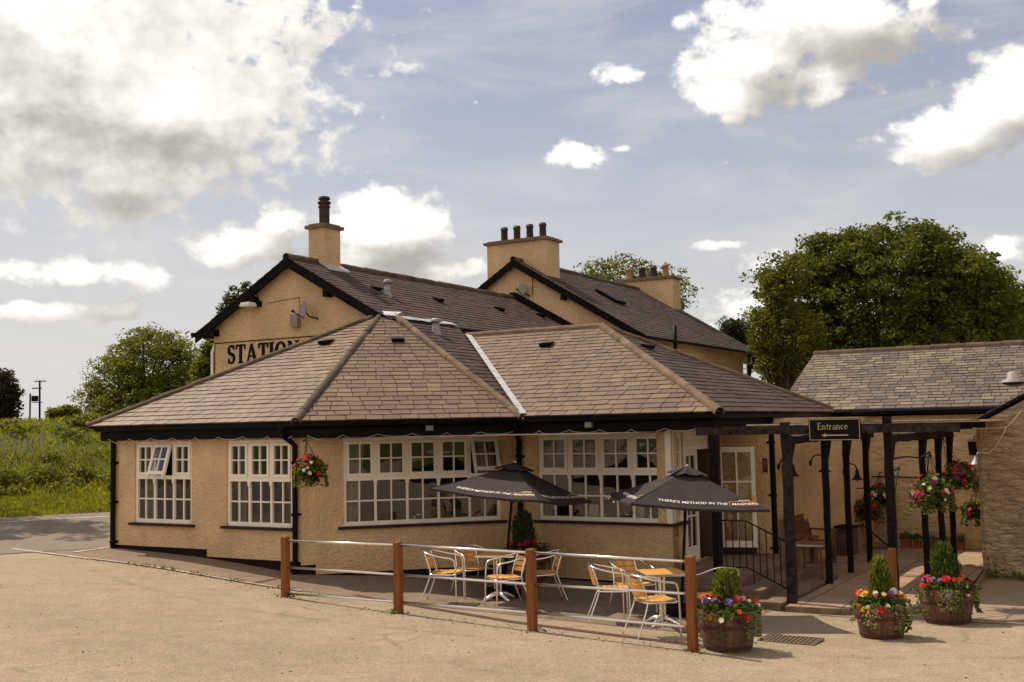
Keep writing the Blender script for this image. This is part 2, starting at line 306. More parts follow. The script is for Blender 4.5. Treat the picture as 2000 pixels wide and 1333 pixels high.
FLOWER = {k: leaf_mat('petals_' + k, tuple(x * .75 for x in c), c, .25) for k, c in dict(red=(.75, .025, .02), pink=(.75, .09, .17), white=(.85, .8, .7), orange=(.85, .22, .02), yellow=(.85, .5, .03), purple=(.28, .16, .5), magenta=(.42, .03, .2), maroon=(.14, .012, .02)).items()}

# ------------------------------------------------------------------ mesh builder
Uv = np.array([.50014578, .86594123, 0]); Vv = np.array([.86594123, -.50014578, 0])
def E(v, u, z=0.): return np.array([v * Vv[0] + u * Uv[0], v * Vv[1] + u * Uv[1], z])
WM = {}
def wmat(o): return WM.get(o.name, Matrix.Identity(4))
class MB:
    def __init__(s): s.v = []; s.f = []
    def add(s, vs, fs):
        b = len(s.v); s.v += [tuple(map(float, p)) for p in vs]; s.f += [tuple(i + b for i in f) for f in fs]
    def box(s, c, size, rz=0, ax=None):
        hx, hy, hz = [q / 2 for q in size]
        if ax is None: ax = (np.array([math.cos(rz), math.sin(rz), 0]), np.array([-math.sin(rz), math.cos(rz), 0]), np.array([0, 0, 1.]))
        c = np.array(c, float); vs = [c + sx * hx * ax[0] + sy * hy * ax[1] + sz * hz * ax[2] for sz in (-1, 1) for sx, sy in ((-1, -1), (1, -1), (1, 1), (-1, 1))]
        s.add(vs, [(3, 2, 1, 0), (4, 5, 6, 7), (0, 1, 5, 4), (1, 2, 6, 5), (2, 3, 7, 6), (3, 0, 4, 7)])
    def beam(s, p0, p1, w, h, up=(0, 0, 1), jit=0):      # box from p0 to p1
        p0 = np.array(p0, float); p1 = np.array(p1, float); d = p1 - p0; L = np.linalg.norm(d); d /= L
        up = np.array(up, float); sd_ = np.cross(d, up)
        if np.linalg.norm(sd_) < 1e-5: sd_ = np.cross(d, (1, 0, 0))
        sd_ /= np.linalg.norm(sd_); up = np.cross(sd_, d)
        if not jit: s.box((p0 + p1) / 2, (L, w, h), ax=(d, sd_, up)); return
        n = max(2, int(L / .25)); rings = []
        for i in range(n + 1):
            c = p0 + d * L * i / n + sd_ * random.uniform(-jit, jit) + up * random.uniform(-jit, jit)
            a = w / 2 * random.uniform(.92, 1.05); b = h / 2 * random.uniform(.9, 1.06)
            rings.append([c - sd_ * a - up * b, c + sd_ * a - up * b, c + sd_ * a + up * b, c - sd_ * a + up * b])
        vs = [p for r in rings for p in r]; fs = [(3, 2, 1, 0), tuple(n * 4 + k for k in range(4))]
        for i in range(n):
            for k in range(4): fs.append((i * 4 + k, i * 4 + (k + 1) % 4, i * 4 + 4 + (k + 1) % 4, i * 4 + 4 + k))
        s.add(vs, fs)
    def tube(s, pts, r, n=8, closed=False, cap=True):
        pts = [np.array(p, float) for p in pts]; m = len(pts); rr = r if hasattr(r, '__len__') else [r] * m
        prev = None; vs = []
        for i, p in enumerate(pts):
            a = pts[(i - 1) % m] if (closed or i) else p; b = pts[(i + 1) % m] if (closed or i < m - 1) else p
            d = b - a; d /= max(1e-9, np.linalg.norm(d))
            if prev is None: ref = np.array([0, 0, 1.]) if abs(d[2]) < .9 else np.array([1., 0, 0]); e = np.cross(d, ref)
            else: e = prev - d * np.dot(prev, d)
            e /= max(1e-9, np.linalg.norm(e)); prev = e; f = np.cross(d, e)
            for k in range(n):
                t = 2 * math.pi * k / n; vs.append(p + rr[i] * (math.cos(t) * e + math.sin(t) * f))
        fs = []
        for i in range(m if closed else m - 1):
            j = (i + 1) % m
            for k in range(n): fs.append((i * n + k, i * n + (k + 1) % n, j * n + (k + 1) % n, j * n + k))
        if cap and not closed: fs += [tuple(range(n - 1, -1, -1)), tuple((m - 1) * n + k for k in range(n))]
        s.add(vs, fs)
    def lathe(s, prof, n=20, c=(0, 0, 0)):
        m = len(prof); vs = []
        for r, z in prof:
            for k in range(n): t = 2 * math.pi * k / n; vs.append((c[0] + r * math.cos(t), c[1] + r * math.sin(t), c[2] + z))
        fs = []
        for i in range(m - 1):
            for k in range(n): fs.append((i * n + k, i * n + (k + 1) % n, (i + 1) * n + (k + 1) % n, (i + 1) * n + k))
        s.add(vs, fs)
    def prism(s, poly, off):       # planar polygon extruded by vector off
        n = len(poly); poly = [np.array(p, float) for p in poly]; off = np.array(off, float)
        vs = poly + [p + off for p in poly]
        fs = [tuple(range(n - 1, -1, -1)), tuple(range(n, 2 * n))] + [(k, (k + 1) % n, n + (k + 1) % n, n + k) for k in range(n)]
        s.add(vs, fs)
    def quad(s, *p): s.add(p, [tuple(range(len(p)))])
    def ball(s, c, r, n=8, m=6, sq=(1, 1, 1)):
        s.add([], [])
        vs = []; fs = []
        for i in range(m + 1):
            t = math.pi * i / m
            for k in range(n): p = 2 * math.pi * k / n; vs.append((c[0] + r * sq[0] * math.sin(t) * math.cos(p), c[1] + r * sq[1] * math.sin(t) * math.sin(p), c[2] + r * sq[2] * math.cos(t)))
        for i in range(m):
            for k in range(n): fs.append((i * n + k, i * n + n + k, i * n + n + (k + 1) % n, i * n + (k + 1) % n))
        s.add(vs, fs)
    def build(s, name, mat, parent=None, smooth=False, label=None, world=True, kind=None):
        vs = s.v
        if parent is not None and world:
            im = wmat(parent).inverted(); vs = [tuple(im @ Vector(p)) for p in vs]
        me = bpy.data.meshes.new(name); me.from_pydata(vs, [], s.f); me.materials.append(mat)
        return link(name, me, parent, smooth, label, kind)
def link(name, me, parent=None, smooth=False, label=None, kind=None):
    me.update()
    if smooth: me.polygons.foreach_set('use_smooth', [True] * len(me.polygons))
    o = bpy.data.objects.new(name, me); C.objects.link(o)
    if parent is not None: o.parent = parent; WM[o.name] = wmat(parent).copy()
    if label: o['label'] = label
    if kind: o['kind'] = kind
    return o
def thing(name, label, cat, loc=(0, 0, 0), rz=0, group=None):
    o = bpy.data.objects.new(name, None); C.objects.link(o); o.location = tuple(map(float, loc)); o.rotation_euler = (0, 0, rz); o.empty_display_size = .2
    o['label'] = label; o['category'] = cat
    if group: o['group'] = group
    WM[o.name] = Matrix.Translation(Vector(o.location)) @ Matrix.Rotation(rz, 4, 'Z'); return o
def tag(o, label, cat, group=None):
    o['label'] = label; o['category'] = cat
    if group: o['group'] = group
    return o
def copy_tree(o, parent=None):
    c = o.copy(); C.objects.link(c)
    if parent is not None: c.parent = parent
    for ch in list(o.children): copy_tree(ch, c)
    return c
def place(proto, used, loc, rz, label, group=None):
    o = proto if not used else copy_tree(proto)
    o.location = tuple(map(float, loc)); o.rotation_euler = (0, 0, rz); o['label'] = label
    if group: o['group'] = group
    return o
def np_mesh(name, V, F, mat, parent=None, kind=None, world=True):     # quads/tris arrays
    if parent is not None and world:
        im = np.array(wmat(parent).inverted()); V = V @ im[:3, :3].T + im[:3, 3]
    me = bpy.data.meshes.new(name); k = F.shape[1]
    me.vertices.add(len(V)); me.vertices.foreach_set('co', np.ascontiguousarray(V, dtype=np.float32).ravel())
    me.loops.add(F.size); me.loops.foreach_set('vertex_index', F.ravel().astype(np.int32))
    me.polygons.add(len(F)); me.polygons.foreach_set('loop_start', np.arange(0, F.size, k, dtype=np.int32))
    try: me.polygons.foreach_set('loop_total', np.full(len(F), k, dtype=np.int32))
    except Exception: pass
    me.update(calc_edges=True); me.validate(); me.materials.append(mat)
    return link(name, me, parent, kind=kind)

# ------------------------------------------------------------------ ground height
CP = np.array([(-7.9,21.9,.56),(-5.8,20.6,.47),(-3.8,19.4,.27),(-1.6,20.1,.13),(0,20.3,.05),(2.6,19.0,.0),(-3.55,17.2,.26),(-1.7,15.9,.2),(.25,14.5,.155),(2.07,13.2,.13),
(4.1,16.4,-.08),(2.6,13.0,.1),(4.65,13.9,.04),(5.9,14.9,-.02),(9,19,-.15),(8,14,.0),(0,10.5,.2),(0,4,.4),(-5,11,.4),(-8,15,.5),(-11,26.2,.8),(-13,20,.75),(-20,26,1.0),(-10,28,.8),(-6,36,.9),(-20,10,.8),(20,10,.2),(20,25,-.1),(0,-10,.8),(20,-10,.5),(-20,-10,.9),(5,24,-.05)])
_phi = lambda r2: np.where(r2 > 1e-12, .5 * r2 * np.log(np.maximum(r2, 1e-12)), 0)
_n = len(CP); _K = _phi(((CP[:, None, :2] - CP[None, :, :2]) ** 2).sum(-1)) + np.eye(_n) * .4; _P = np.c_[np.ones(_n), CP[:, :2]]
_s = np.linalg.solve(np.block([[_K, _P], [_P.T, np.zeros((3, 3))]]), np.r_[CP[:, 2], 0, 0, 0])
def gz(x, y):
    x = np.asarray(x, float); y = np.asarray(y, float)
    r2 = (x[..., None] - CP[:, 0]) ** 2 + (y[..., None] - CP[:, 1]) ** 2
    return _phi(r2) @ _s[:_n] + _s[_n] + _s[_n + 1] * x + _s[_n + 2] * y
def G3(x, y, dz=0): return np.array([x, y, float(gz(x, y)) + dz])
def uv_xy(v, u): p = E(v, u); return p[0], p[1]
def grid_sheet(name, XY, mat, dz, kind='structure', parent=None, zf=None, smooth=True):
    n, m = XY.shape[:2]; Z = (zf or gz)(XY[..., 0], XY[..., 1]) + dz
    V = np.c_[XY.reshape(-1, 2), Z.ravel()]; i = np.arange(n * m).reshape(n, m)
    F = np.stack([i[:-1, :-1], i[1:, :-1], i[1:, 1:], i[:-1, 1:]], -1).reshape(-1, 4)
    o = np_mesh(name, V, F, mat, parent, kind); o.data.polygons.foreach_set('use_smooth', [smooth] * len(F)); return o
def strip_between(name, a, b, mat, dz, step=.4):          # a, b: polylines (x,y) of equal length -> draped sheet
    a = np.array(a, float); b = np.array(b, float)
    rows = []
    for k in range(len(a) - 1):
        n = max(1, int(max(np.linalg.norm(a[k + 1] - a[k]), np.linalg.norm(b[k + 1] - b[k])) / step))
        for i in range(n + (k == len(a) - 2)):
            t = i / n; rows.append((a[k] * (1 - t) + a[k + 1] * t, b[k] * (1 - t) + b[k + 1] * t))
    w_ = max(np.linalg.norm(p - q) for p, q in rows); m = max(1, int(w_ / step))
    XY = np.array([[p * (1 - j / m) + q * j / m for j in range(m + 1)] for p, q in rows])
    return grid_sheet(name, XY, mat, dz)

xs = np.arange(-46, 46.1, .5); ys = np.arange(-26, 46.1, .5)
XX, YY = np.meshgrid(xs, ys, indexing='ij'); grid_sheet('ground', np.stack([XX, YY], -1), m_ground, 0)
# darker footpath strip along the building
strip_between('pavement', [uv_xy(v, 13.78) for v in (-21, -17, -13, -9, -5.2)], [uv_xy(v, 18.6) for v in (-21, -17, -13, -9, -5.2)], m_path, .006)
RD = np.array([math.sin(R(48)), math.cos(R(48))]); RN = np.array([-RD[1], RD[0]]); R0 = np.array([-11.04, 26.36])
rp = lambda t, s: R0 + RD * t + RN * s
strip_between('road', [rp(t, -5.2) for t in (-22, -10, 0, 10, 22)], [rp(t, 1.2) for t in (-22, -10, 0, 10, 22)], m_road, .012)
strip_between('road_line', [rp(t, 0) for t in (-20, -10, 0, 10, 20)], [rp(t, .14) for t in (-20, -10, 0, 10, 20)], m_line, .018)
strip_between('bay_line', [(-9.75, 21.48), (-8.75, 20.9), (-7.82, 20.3)], [(-9.70, 21.56), (-8.70, 20.98), (-7.77, 20.38)], m_line, .016)
strip_between('parking_line', [(-8.43, 21.21), (-8.0, 22.3)], [(-8.33, 21.2), (-7.9, 22.3)], m_line, .016)
strip_between('kerb_edging', [uv_xy(v, 13.70) for v in (-16.9, -14, -11.9)], [uv_xy(v, 13.77) for v in (-16.9, -14, -11.9)], m_kerb, .02)
strip_between('paint_line', [(-4.40, 18.40), (-4.03, 19.3)], [(-4.31, 18.38), (-3.95, 19.3)], m_redline, .016)
# far land
mb = MB(); mb.quad((-3000, -3000, -1.2), (3000, -3000, -1.2), (3000, 3000, -1.2), (-3000, 3000, -1.2)); mb.build('terrain', m_grassg, kind='structure')

# ------------------------------------------------------------------ grassy bank behind the road
def sm(x): x = np.clip(x, 0, 1); return x * x * (3 - 2 * x)
def bank_z(x, y):
    s = (x - R0[0]) * RN[0] + (y - R0[1]) * RN[1]; t = (x - R0[0]) * RD[0] + (y - R0[1]) * RD[1]
    b = gz(np.clip(x, -20, 5), np.clip(y, 5, 30))
    wob = .18 * np.sin(t * .55 + s * .4) * sm((s - 4) / 3) + .12 * np.sin(t * 1.3 + 1 + s * .9) * sm((s - 4) / 3)
    return b * 0 + .80 + .0 * b + .06 * sm((s - .9) / .3) + .30 * sm((s - 1.2) / 3) + 1.72 * sm((s - 3.6) / 9.5) + wob + .15 * np.sin(t * .16 + .5) * sm((s - 8) / 5)
tt = np.arange(-34, 60, .6); ss = np.r_[np.arange(.85, 16, .35), np.arange(16, 95, 3)]
XY = np.array([[rp(t, s) for s in ss] for t in tt]); grid_sheet('bank', XY, m_grassg, 0, zf=bank_z)
def blades(n, tr, sr, h0, h1, wd, dens=None):
    t = rng.uniform(*tr, n); s = sr[0] + (sr[1] - sr[0]) * rng.uniform(0, 1, n)
    if dens is not None: k = dens(t, s) > rng.uniform(0, 1, n); t, s = t[k], s[k]
    n = len(t); x = R0[0] + RD[0] * t + RN[0] * s; y = R0[1] + RD[1] * t + RN[1] * s; z = bank_z(x, y)
    h = rng.uniform(h0, h1, n); a = rng.uniform(0, 6.28, n); w_ = wd * rng.uniform(.6, 1.4, n); ln = rng.normal(0, .35, (n, 2)) * h[:, None]
    b0 = np.c_[x - np.cos(a) * w_, y - np.sin(a) * w_, z - .03]; b1 = np.c_[x + np.cos(a) * w_, y + np.sin(a) * w_, z - .03]
    m0 = np.c_[x + ln[:, 0] * .35 + np.cos(a) * w_ * .7, y + ln[:, 1] * .35 + np.sin(a) * w_ * .7, z + h * .6]; tp = np.c_[x + ln[:, 0], y + ln[:, 1], z + h]
    V = np.stack([b0, b1, m0, tp], 1).reshape(-1, 3); F = np.arange(4 * n).reshape(n, 4); return V, F
V3, F3 = blades(1600, (-10, 20), (3.6, 14), .2, .38, .006)
V1, F1 = blades(60000, (-9, 13), (1.0, 4.2), .03, .11, .011)
V2, F2 = blades(110000, (-10, 26), (4, 17), .05, .24, .012, lambda t, s: .35 + .65 * (np.sin(t * .9 + s * 1.4) + np.sin(t * .37 - s * .8) > -.3))
go_ = np_mesh('grass', np.r_[V1, V2, V3], np.r_[F1, F2 + len(V1), F3 + len(V1) + len(V2)], m_grass, kind='stuff'); tag(go_, 'tall yellow-green grass covering the roadside bank and verge', 'grass')
def leaf_quads(Cn, size, up=.3, asp=1.7, rg=rng):
    n = len(Cn); d = rg.normal(0, 1, (n, 3)); d[:, 2] = d[:, 2] * .7 - .15; d /= np.linalg.norm(d, axis=1)[:, None]
    nn = rg.normal(0, 1, (n, 3)); nn[:, 2] = np.abs(nn[:, 2]) + up; e = np.cross(d, nn); e /= np.linalg.norm(e, axis=1)[:, None] + 1e-9
    L = (size * rg.uniform(.6, 1.35, n))[:, None]; W = L / asp / 2
    fold = np.cross(e, d) * L * .1
    V = np.stack([Cn - d * L * .5, Cn + e * W - d * L * .02 + fold, Cn + d * L * .5, Cn - e * W - d * L * .02 + fold], 1).reshape(-1, 3)
    return V, np.arange(4 * n).reshape(n, 4)
# bracken and brambles on the bank
cl = []
for k in range(420):
    t = random.uniform(-10, 24); s = 4.2 + 8.5 * random.random() ** 1.6; q = rp(t, s)
    if random.random() > .5 + .5 * math.sin(t * .7 + s * .9): continue
    r = random.uniform(.25, .7) * (1 - .045 * (s - 4)); n = int(230 * r * r / .25)
    c = np.array([q[0], q[1], float(bank_z(q[0], q[1])) + .1]); pnt = rng.normal(0, 1, (n, 3)); pnt /= np.linalg.norm(pnt, axis=1)[:, None]; pnt[:, 2] = np.abs(pnt[:, 2])
    cl.append(c + pnt * np.array([r, r, r * .75]) * rng.uniform(.6, 1.05, (n, 1)))
V, F = leaf_quads(np.concatenate(cl), .13, .6); tag(np_mesh('undergrowth', V, F, m_bracken, kind='stuff'), 'dark green bracken and bramble clumps on the grass bank', 'undergrowth')
# grass rise behind the viewpoint, seen in the window reflections
def back_z(x, y): return .6 + 3.4 * sm((-y - 26 + .25 * x) / 14) + .25 * np.sin(x * .3)
X2, Y2 = np.meshgrid(np.arange(-60, 90, 3.), np.arange(-90, -14, 2.5), indexing='ij'); grid_sheet('field', np.stack([X2, Y2], -1), m_grassg, .1, zf=back_z)

# ------------------------------------------------------------------ building helpers
class Frame:                       # wall frame: s along the wall, n outward, z up
    def __init__(f, A, B):
        f.A = np.array(A[:2], float); d = np.array(B[:2], float) - f.A; f.L = np.linalg.norm(d); f.d = d / f.L; f.n = np.array([f.d[1], -f.d[0]])
    def p(f, s, n, z): q = f.A + f.d * s + f.n * n; return np.array([q[0], q[1], z])
    def ax(f): return (np.array([*f.d, 0]), np.array([*f.n, 0]), np.array([0, 0, 1.]))
    def box(f, mb, s0, s1, n0, n1, z0, z1): mb.box(f.p((s0 + s1) / 2, (n0 + n1) / 2, (z0 + z1) / 2), (abs(s1 - s0), abs(n1 - n0), abs(z1 - z0)), ax=f.ax())
def wall_run(mb, f, zb, zt, th, ops, s0=0, s1=None):     # wall with openings (s0,s1,z0,z1); outer face at n=0
    s1 = f.L if s1 is None else s1; cur = s0
    for a, b, z0, z1 in sorted(ops):
        if a > cur + 1e-4: f.box(mb, cur, a, -th, 0, zb, zt)
        if z0 > zb + 1e-3: f.box(mb, a, b, -th, 0, zb, z0)
        if z1 < zt - 1e-3: f.box(mb, a, b, -th, 0, z1, zt)
        cur = b
    if cur < s1 - 1e-4: f.box(mb, cur, s1, -th, 0, zb, zt)
def offset_path(pts, d):           # outward = right-hand side of travel
    pts = [np.array(p, float) for p in pts]; out = []
    for i, p in enumerate(pts):
        ds = []
        if i: t = p - pts[i - 1]; ds.append(t / np.linalg.norm(t))
        if i < len(pts) - 1: t = pts[i + 1] - p; ds.append(t / np.linalg.norm(t))
        ns = [np.array([t[1], -t[0]]) for t in ds]
        if len(ns) == 1: out.append(p + ns[0] * d)
        else: m = ns[0] + ns[1]; out.append(p + m * d * 2 / np.dot(m, m))
    return out
def sweep(mb, path, prof, closed_prof=True):             # prof: [(n,z)...]
    rings = [offset_path(path, n) for n, z in prof]; k = len(prof); m = len(path)
    vs = [(rings[j][i][0], rings[j][i][1], prof[j][1]) for i in range(m) for j in range(k)]; fs = []
    for i in range(m - 1):
        for j in range(k if closed_prof else k - 1): fs.append((i * k + j, i * k + (j + 1) % k, (i + 1) * k + (j + 1) % k, (i + 1) * k + j))
    if closed_prof: fs += [tuple(range(k - 1, -1, -1)), tuple((m - 1) * k + j for j in range(k))]
    mb.add(vs, fs)
def clip_poly(sub, clip):
    out = sub
    for i in range(len(clip)):
        a, b = clip[i], clip[(i + 1) % len(clip)]; inp, out = out, []
        if not inp: break
        side = lambda p: (b[0] - a[0]) * (p[1] - a[1]) - (b[1] - a[1]) * (p[0] - a[0])
        for j in range(len(inp)):
            p, q = inp[j], inp[(j + 1) % len(inp)]; sp, sq = side(p), side(q)
            if sp >= 0: out.append(p)
            if sp * sq < 0: t = sp / (sp - sq); out.append((p[0] + (q[0] - p[0]) * t, p[1] + (q[1] - p[1]) * t))
    return out
def slate_plane(mb, poly, eave, expo=.2, width=.31, lift=.015, slab=None, wj=.2):   # poly: 3-D corners; eave: (p,q) direction of the courses
    poly = [np.array(p, float) for p in poly]; e = np.array(eave[1], float) - np.array(eave[0], float); e[2] = 0 if abs(e[2]) < .05 else e[2]; e /= np.linalg.norm(e)
    nrm = np.zeros(3)
    for i in range(len(poly)): nrm += np.cross(poly[i] - poly[0], poly[(i + 1) % len(poly)] - poly[0])
    nrm /= np.linalg.norm(nrm)
    if nrm[2] < 0: nrm = -nrm
    up = np.cross(nrm, e)
    if up[2] < 0: up = -up; e = -e
    o = poly[0]; P2 = [(float(np.dot(p - o, e)), float(np.dot(p - o, up))) for p in poly]
    if sum(P2[i][0] * P2[(i + 1) % len(P2)][1] - P2[(i + 1) % len(P2)][0] * P2[i][1] for i in range(len(P2))) < 0: P2 = P2[::-1]
    a0, a1 = min(p[0] for p in P2), max(p[0] for p in P2); b0, b1 = min(p[1] for p in P2), max(p[1] for p in P2)
    if slab is not None: slab.prism([o + e * a + up * b - nrm * .004 for a, b in P2], -nrm * .05)
    row = 0; b = b0
    while b < b1:
        ex = expo * (1 - .12 * (b - b0) / max(1, b1 - b0)); a = a0 - width * (.5 if row % 2 else 0) - random.uniform(0, .05)
        while a < a1:
            wd = width * random.uniform(1 - wj, 1 + wj); j0 = random.uniform(-.007, .007); j1 = random.uniform(-.007, .007); g = .007
            c = clip_poly([(a + g, b + j0), (a + wd - g, b + j1), (a + wd - g, b + ex * 1.12), (a + g, b + ex * 1.12)], P2)
            if len(c) >= 3:
                li = lift * random.uniform(.75, 1.2); tw = random.uniform(-.004, .004)
                top = [o + e * p + up * q + nrm * (li * (1 - (q - b) / (ex * 1.12)) + .005 + tw * (p - a) / wd) for p, q in c]
                bot = [o + e * p + up * q for p, q in c]; n = len(c)
                mb.add(bot + top, [tuple(range(n, 2 * n))] + [(k, (k + 1) % n, n + (k + 1) % n, n + k) for k in range(n)])
            a += wd
        b += ex; row += 1
def ridge_run(mb, p0, p1, r=.11, seg=.42, dz=.02):
    p0 = np.array(p0, float); p1 = np.array(p1, float); d = p1 - p0; L = np.linalg.norm(d); d /= L
    sd_ = np.cross(d, (0, 0, 1.)); sd_ /= np.linalg.norm(sd_); up = np.cross(sd_, d); n = max(1, int(L / seg)); st = L / n
    for i in range(n):
        q0 = p0 + d * (i * st - .015) + up * (dz + .004 * (i % 2)); q1 = p0 + d * ((i + 1) * st - .004) + up * (dz + .004 * (i % 2)); vs = []
        j = up * random.uniform(-.006, .006) + sd_ * random.uniform(-.006, .006)
        for q, rr in ((q0, r * 1.03), (q1, r)):
            for R_ in (rr, rr * .82):
                for k in range(9): t = math.pi * (-.12 + 1.24 * k / 8); vs.append(q + j + sd_ * R_ * math.cos(t) + up * (R_ * math.sin(t) - r * .25))
        fs = []
        for k in range(8): fs += [(k, k + 1, 18 + k + 1, 18 + k), (9 + k + 1, 9 + k, 27 + k, 27 + k + 1), (k + 1, k, 9 + k, 9 + k + 1), (18 + k, 18 + k + 1, 27 + k + 1, 27 + k)]
        fs += [(0, 18, 27, 9), (8, 17, 35, 26)]
        mb.add(vs, fs)
def make_window(bld, f, s0, s1, z0, z1, zt, units, open_idx=(), curtains=(1, 1), lower=True, ang=18):
    """frame with a transom at zt; 2x2-light casements above, 2x2 lights below; panes, sill, curtains are sub-parts"""
    fr = MB(); gl = MB(); W = s1 - s0; fo = .055; n0, n1 = -.11, -.03; uw = W / units
    f.box(fr, s0, s0 + fo, n0, n1, z0, z1); f.box(fr, s1 - fo, s1, n0, n1, z0, z1)
    f.box(fr, s0 + fo, s1 - fo, n0, n1 + .012, z0, z0 + .075); f.box(fr, s0 + fo, s1 - fo, n0, n1 + .004, z1 - .05, z1)
    f.box(fr, s0 + fo, s1 - fo, n0, n1 + .01, zt - .035, zt + .035)
    opens = []
    def lights(mb, g, a, b, c, d, rail, bar, na, nb, fn=f):
        fn.box(mb, a, a + rail, na, nb, c, d); fn.box(mb, b - rail, b, na, nb, c, d); fn.box(mb, a + rail, b - rail, na, nb, c, c + rail * 1.15); fn.box(mb, a + rail, b - rail, na, nb, d - rail, d)
        m = (a + b) / 2; k = (c + rail * 1.15 + d - rail) / 2
        fn.box(mb, m - bar / 2, m + bar / 2, na + .01, nb - .006, c + rail * 1.15, d - rail); fn.box(mb, a + rail, b - rail, na + .012, nb - .008, k - bar / 2, k + bar / 2)
        h = (na + nb) / 2; g.quad(fn.p(a + rail, h, c + rail), fn.p(b - rail, h, c + rail), fn.p(b - rail, h, d - rail), fn.p(a + rail, h, d - rail))
    for i in range(units):
        a = s0 + i * uw; b = a + uw; la = a + (fo if i == 0 else .03); lb = b - (fo if i == units - 1 else .03)
        if i < units - 1:
            f.box(fr, b - .03, b + .03, n0, n1 + .002, zt + .035, z1 - .05); f.box(fr, b - .022, b + .022, n0 + .01, n1 - .005, z0 + .075, zt - .035)
            q = [f.p(b - .04, n1 + .012, zt - .034), f.p(b + .04, n1 + .012, zt - .034), f.p(b + .02, n1 + .012, zt - .13), f.p(b - .02, n1 + .012, zt - .13)]
            fr.prism(q, -np.array([*f.n, 0]) * .04)
        if i in open_idx: opens.append((la, lb))
        else: lights(fr, gl, la + .004, lb - .004, zt + .037, z1 - .052, .05, .024, n0 + .02, n1 + .022)
        m = (a + b) / 2; k = (z0 + .075 + zt - .035) / 2
        f.box(fr, m - .013, m + .013, n0 + .02, n1 - .014, z0 + .075, zt - .035); f.box(fr, la - .01, lb + .01, n0 + .022, n1 - .017, k - .013, k + .013)
        gl.quad(f.p(la, -.075, z0 + .07), f.p(lb, -.075, z0 + .07), f.p(lb, -.075, zt - .03), f.p(la, -.075, zt - .03))
    wo = fr.build('window', m_white, bld)
    gl.build('pane', m_glass, wo)
    for la, lb in opens:
        mb = MB(); g = MB(); lights(mb, g, la, lb, zt + .037, z1 - .055, .055, .024, -.03, .02)
        for side in (la, lb - .055): mb.prism([f.p(side, .02, zt + .04), f.p(side + .055, .02, zt + .04), f.p(side + .03, .02, zt - .06)], -np.array([*f.n, 0]) * .045)
        piv = f.p(0, 0, z1 - .055); Rm = Matrix.Translation(Vector(piv)) @ Matrix.Rotation(R(-ang), 4, Vector((*f.d, 0))) @ Matrix.Translation(-Vector(piv))
        for m_ in (mb, g): m_.v = [tuple(Rm @ Vector(p)) for p in m_.v]
        so_ = mb.build('opening_sash', m_white, wo, label='top-hung white casement propped open'); g.build('glass_pane', m_glass, wo)
    sl_ = MB(); f.box(sl_, s0 - .10, s1 + .10, -.10, .07, z0 - .05, z0 - .004); sl_.build('sill', m_sill, wo)
    for side, on in zip((0, 1), curtains):
        if not on: continue
        cu = MB(); cw = min(.36, W * .18); a = s0 + .05 if side == 0 else s1 - .05 - cw; N = 26; top = []; bot = []
        for k in range(N + 1):
            t = k / N; nn = -.26 + .03 * math.sin(t * 26) + .012 * math.sin(t * 61)
            top.append(f.p(a + cw * t, nn, z1 - .03)); bot.append(f.p((a + cw * t * .7) if side == 0 else (a + cw * (.3 + .7 * t)), nn, z0 + .03))
        for k in range(N): cu.quad(bot[k], bot[k + 1], top[k + 1], top[k])
        cu.build('curtain', m_curtain, wo, smooth=True)
    return wo
def downpipe(bld, f, s, ztop, zbot, off=.07, r=.05, swan=None):
    mb = MB()
    if swan: mb.tube([f.p(s + swan[0], .30, ztop + .14), f.p(s + swan[0], .27, ztop - .02), f.p(s + swan[0] * .4, .14, ztop - .12), f.p(s, off, ztop - .2), f.p(s, off, zbot)], r, 10)
    else: mb.tube([f.p(s, off, ztop), f.p(s, off, zbot)], r, 10)
    for z in np.linspace(zbot + .12, ztop - .5, 3): mb.lathe([(r + .002, -.03), (r + .014, -.02), (r + .014, .02), (r + .002, .03)], 12, f.p(s, off, z)); f.box(mb, s - .085, s + .085, .0, .03, z - .02, z + .02)
    return mb.build('downpipe', m_black, bld, smooth=False)

# ------------------------------------------------------------------ dining extension
dx = thing('dining_extension', 'low cream roughcast dining extension with hipped brown slate roof and white multi-pane windows', 'building', E(-12, 17, .2))
pL0, pLM, pMR, pR1 = [np.array(uv_xy(*q)) for q in ((-17.98, 15.13), (-13.11, 15.13), (-10.31, 17.92), (-7.25, 17.92))]
fL = Frame(pL0, pLM); fM = Frame(pLM, pMR); fR = Frame(pMR, pR1)
fD = Frame(uv_xy(-7.25, 17.92), uv_xy(-7.25, 20.62)); fE = Frame(uv_xy(-7.25, 20.62), uv_xy(-6.37, 20.62))
ZS, ZT, ZW = 1.085, 2.64, 2.68
L1 = (.66, 2.20); L2 = (3.10, 4.68); M1 = (.75, 3.64); Rw = (.46, 2.96)
op = lambda a: (a[0], a[1], ZS - .03, ZT)
wl = MB(); zb = -.35
# plaster of each wall, stopping above a recessed dark plinth in steps
wall_run(wl, fL, .635, ZW, .3, [op(L1)], 0, 2.6); wall_run(wl, fL, .50, ZW, .3, [op(L2)], 2.6, fL.L)
wall_run(wl, fM, .27, ZW, .3, [op(M1)], .26, fM.L); fM.box(wl, 0, .26, -.3, 0, .44, ZW)
wall_run(wl, fR, .06, ZW, .3, [op(Rw)], .0, fR.L - .0)
# porch side: window, double door
DZ = .32
wall_run(wl, fD, DZ - .2, ZW, .25, [(.07, .6, ZS - .03, ZT), (.62, 2.12, DZ, 2.36)], .001, 2.7)
fE.box(wl, 0, .9, -.25, 0, DZ - .2, ZW)
WA = np.array([4.82, 21.08]) - np.array([.02, .02]); WB = np.array([8.0, 24.94]); fA = Frame(WA, WB)
fA.box(wl, .0, fA.L + .3, -.25, 0, -.1, 2.86)
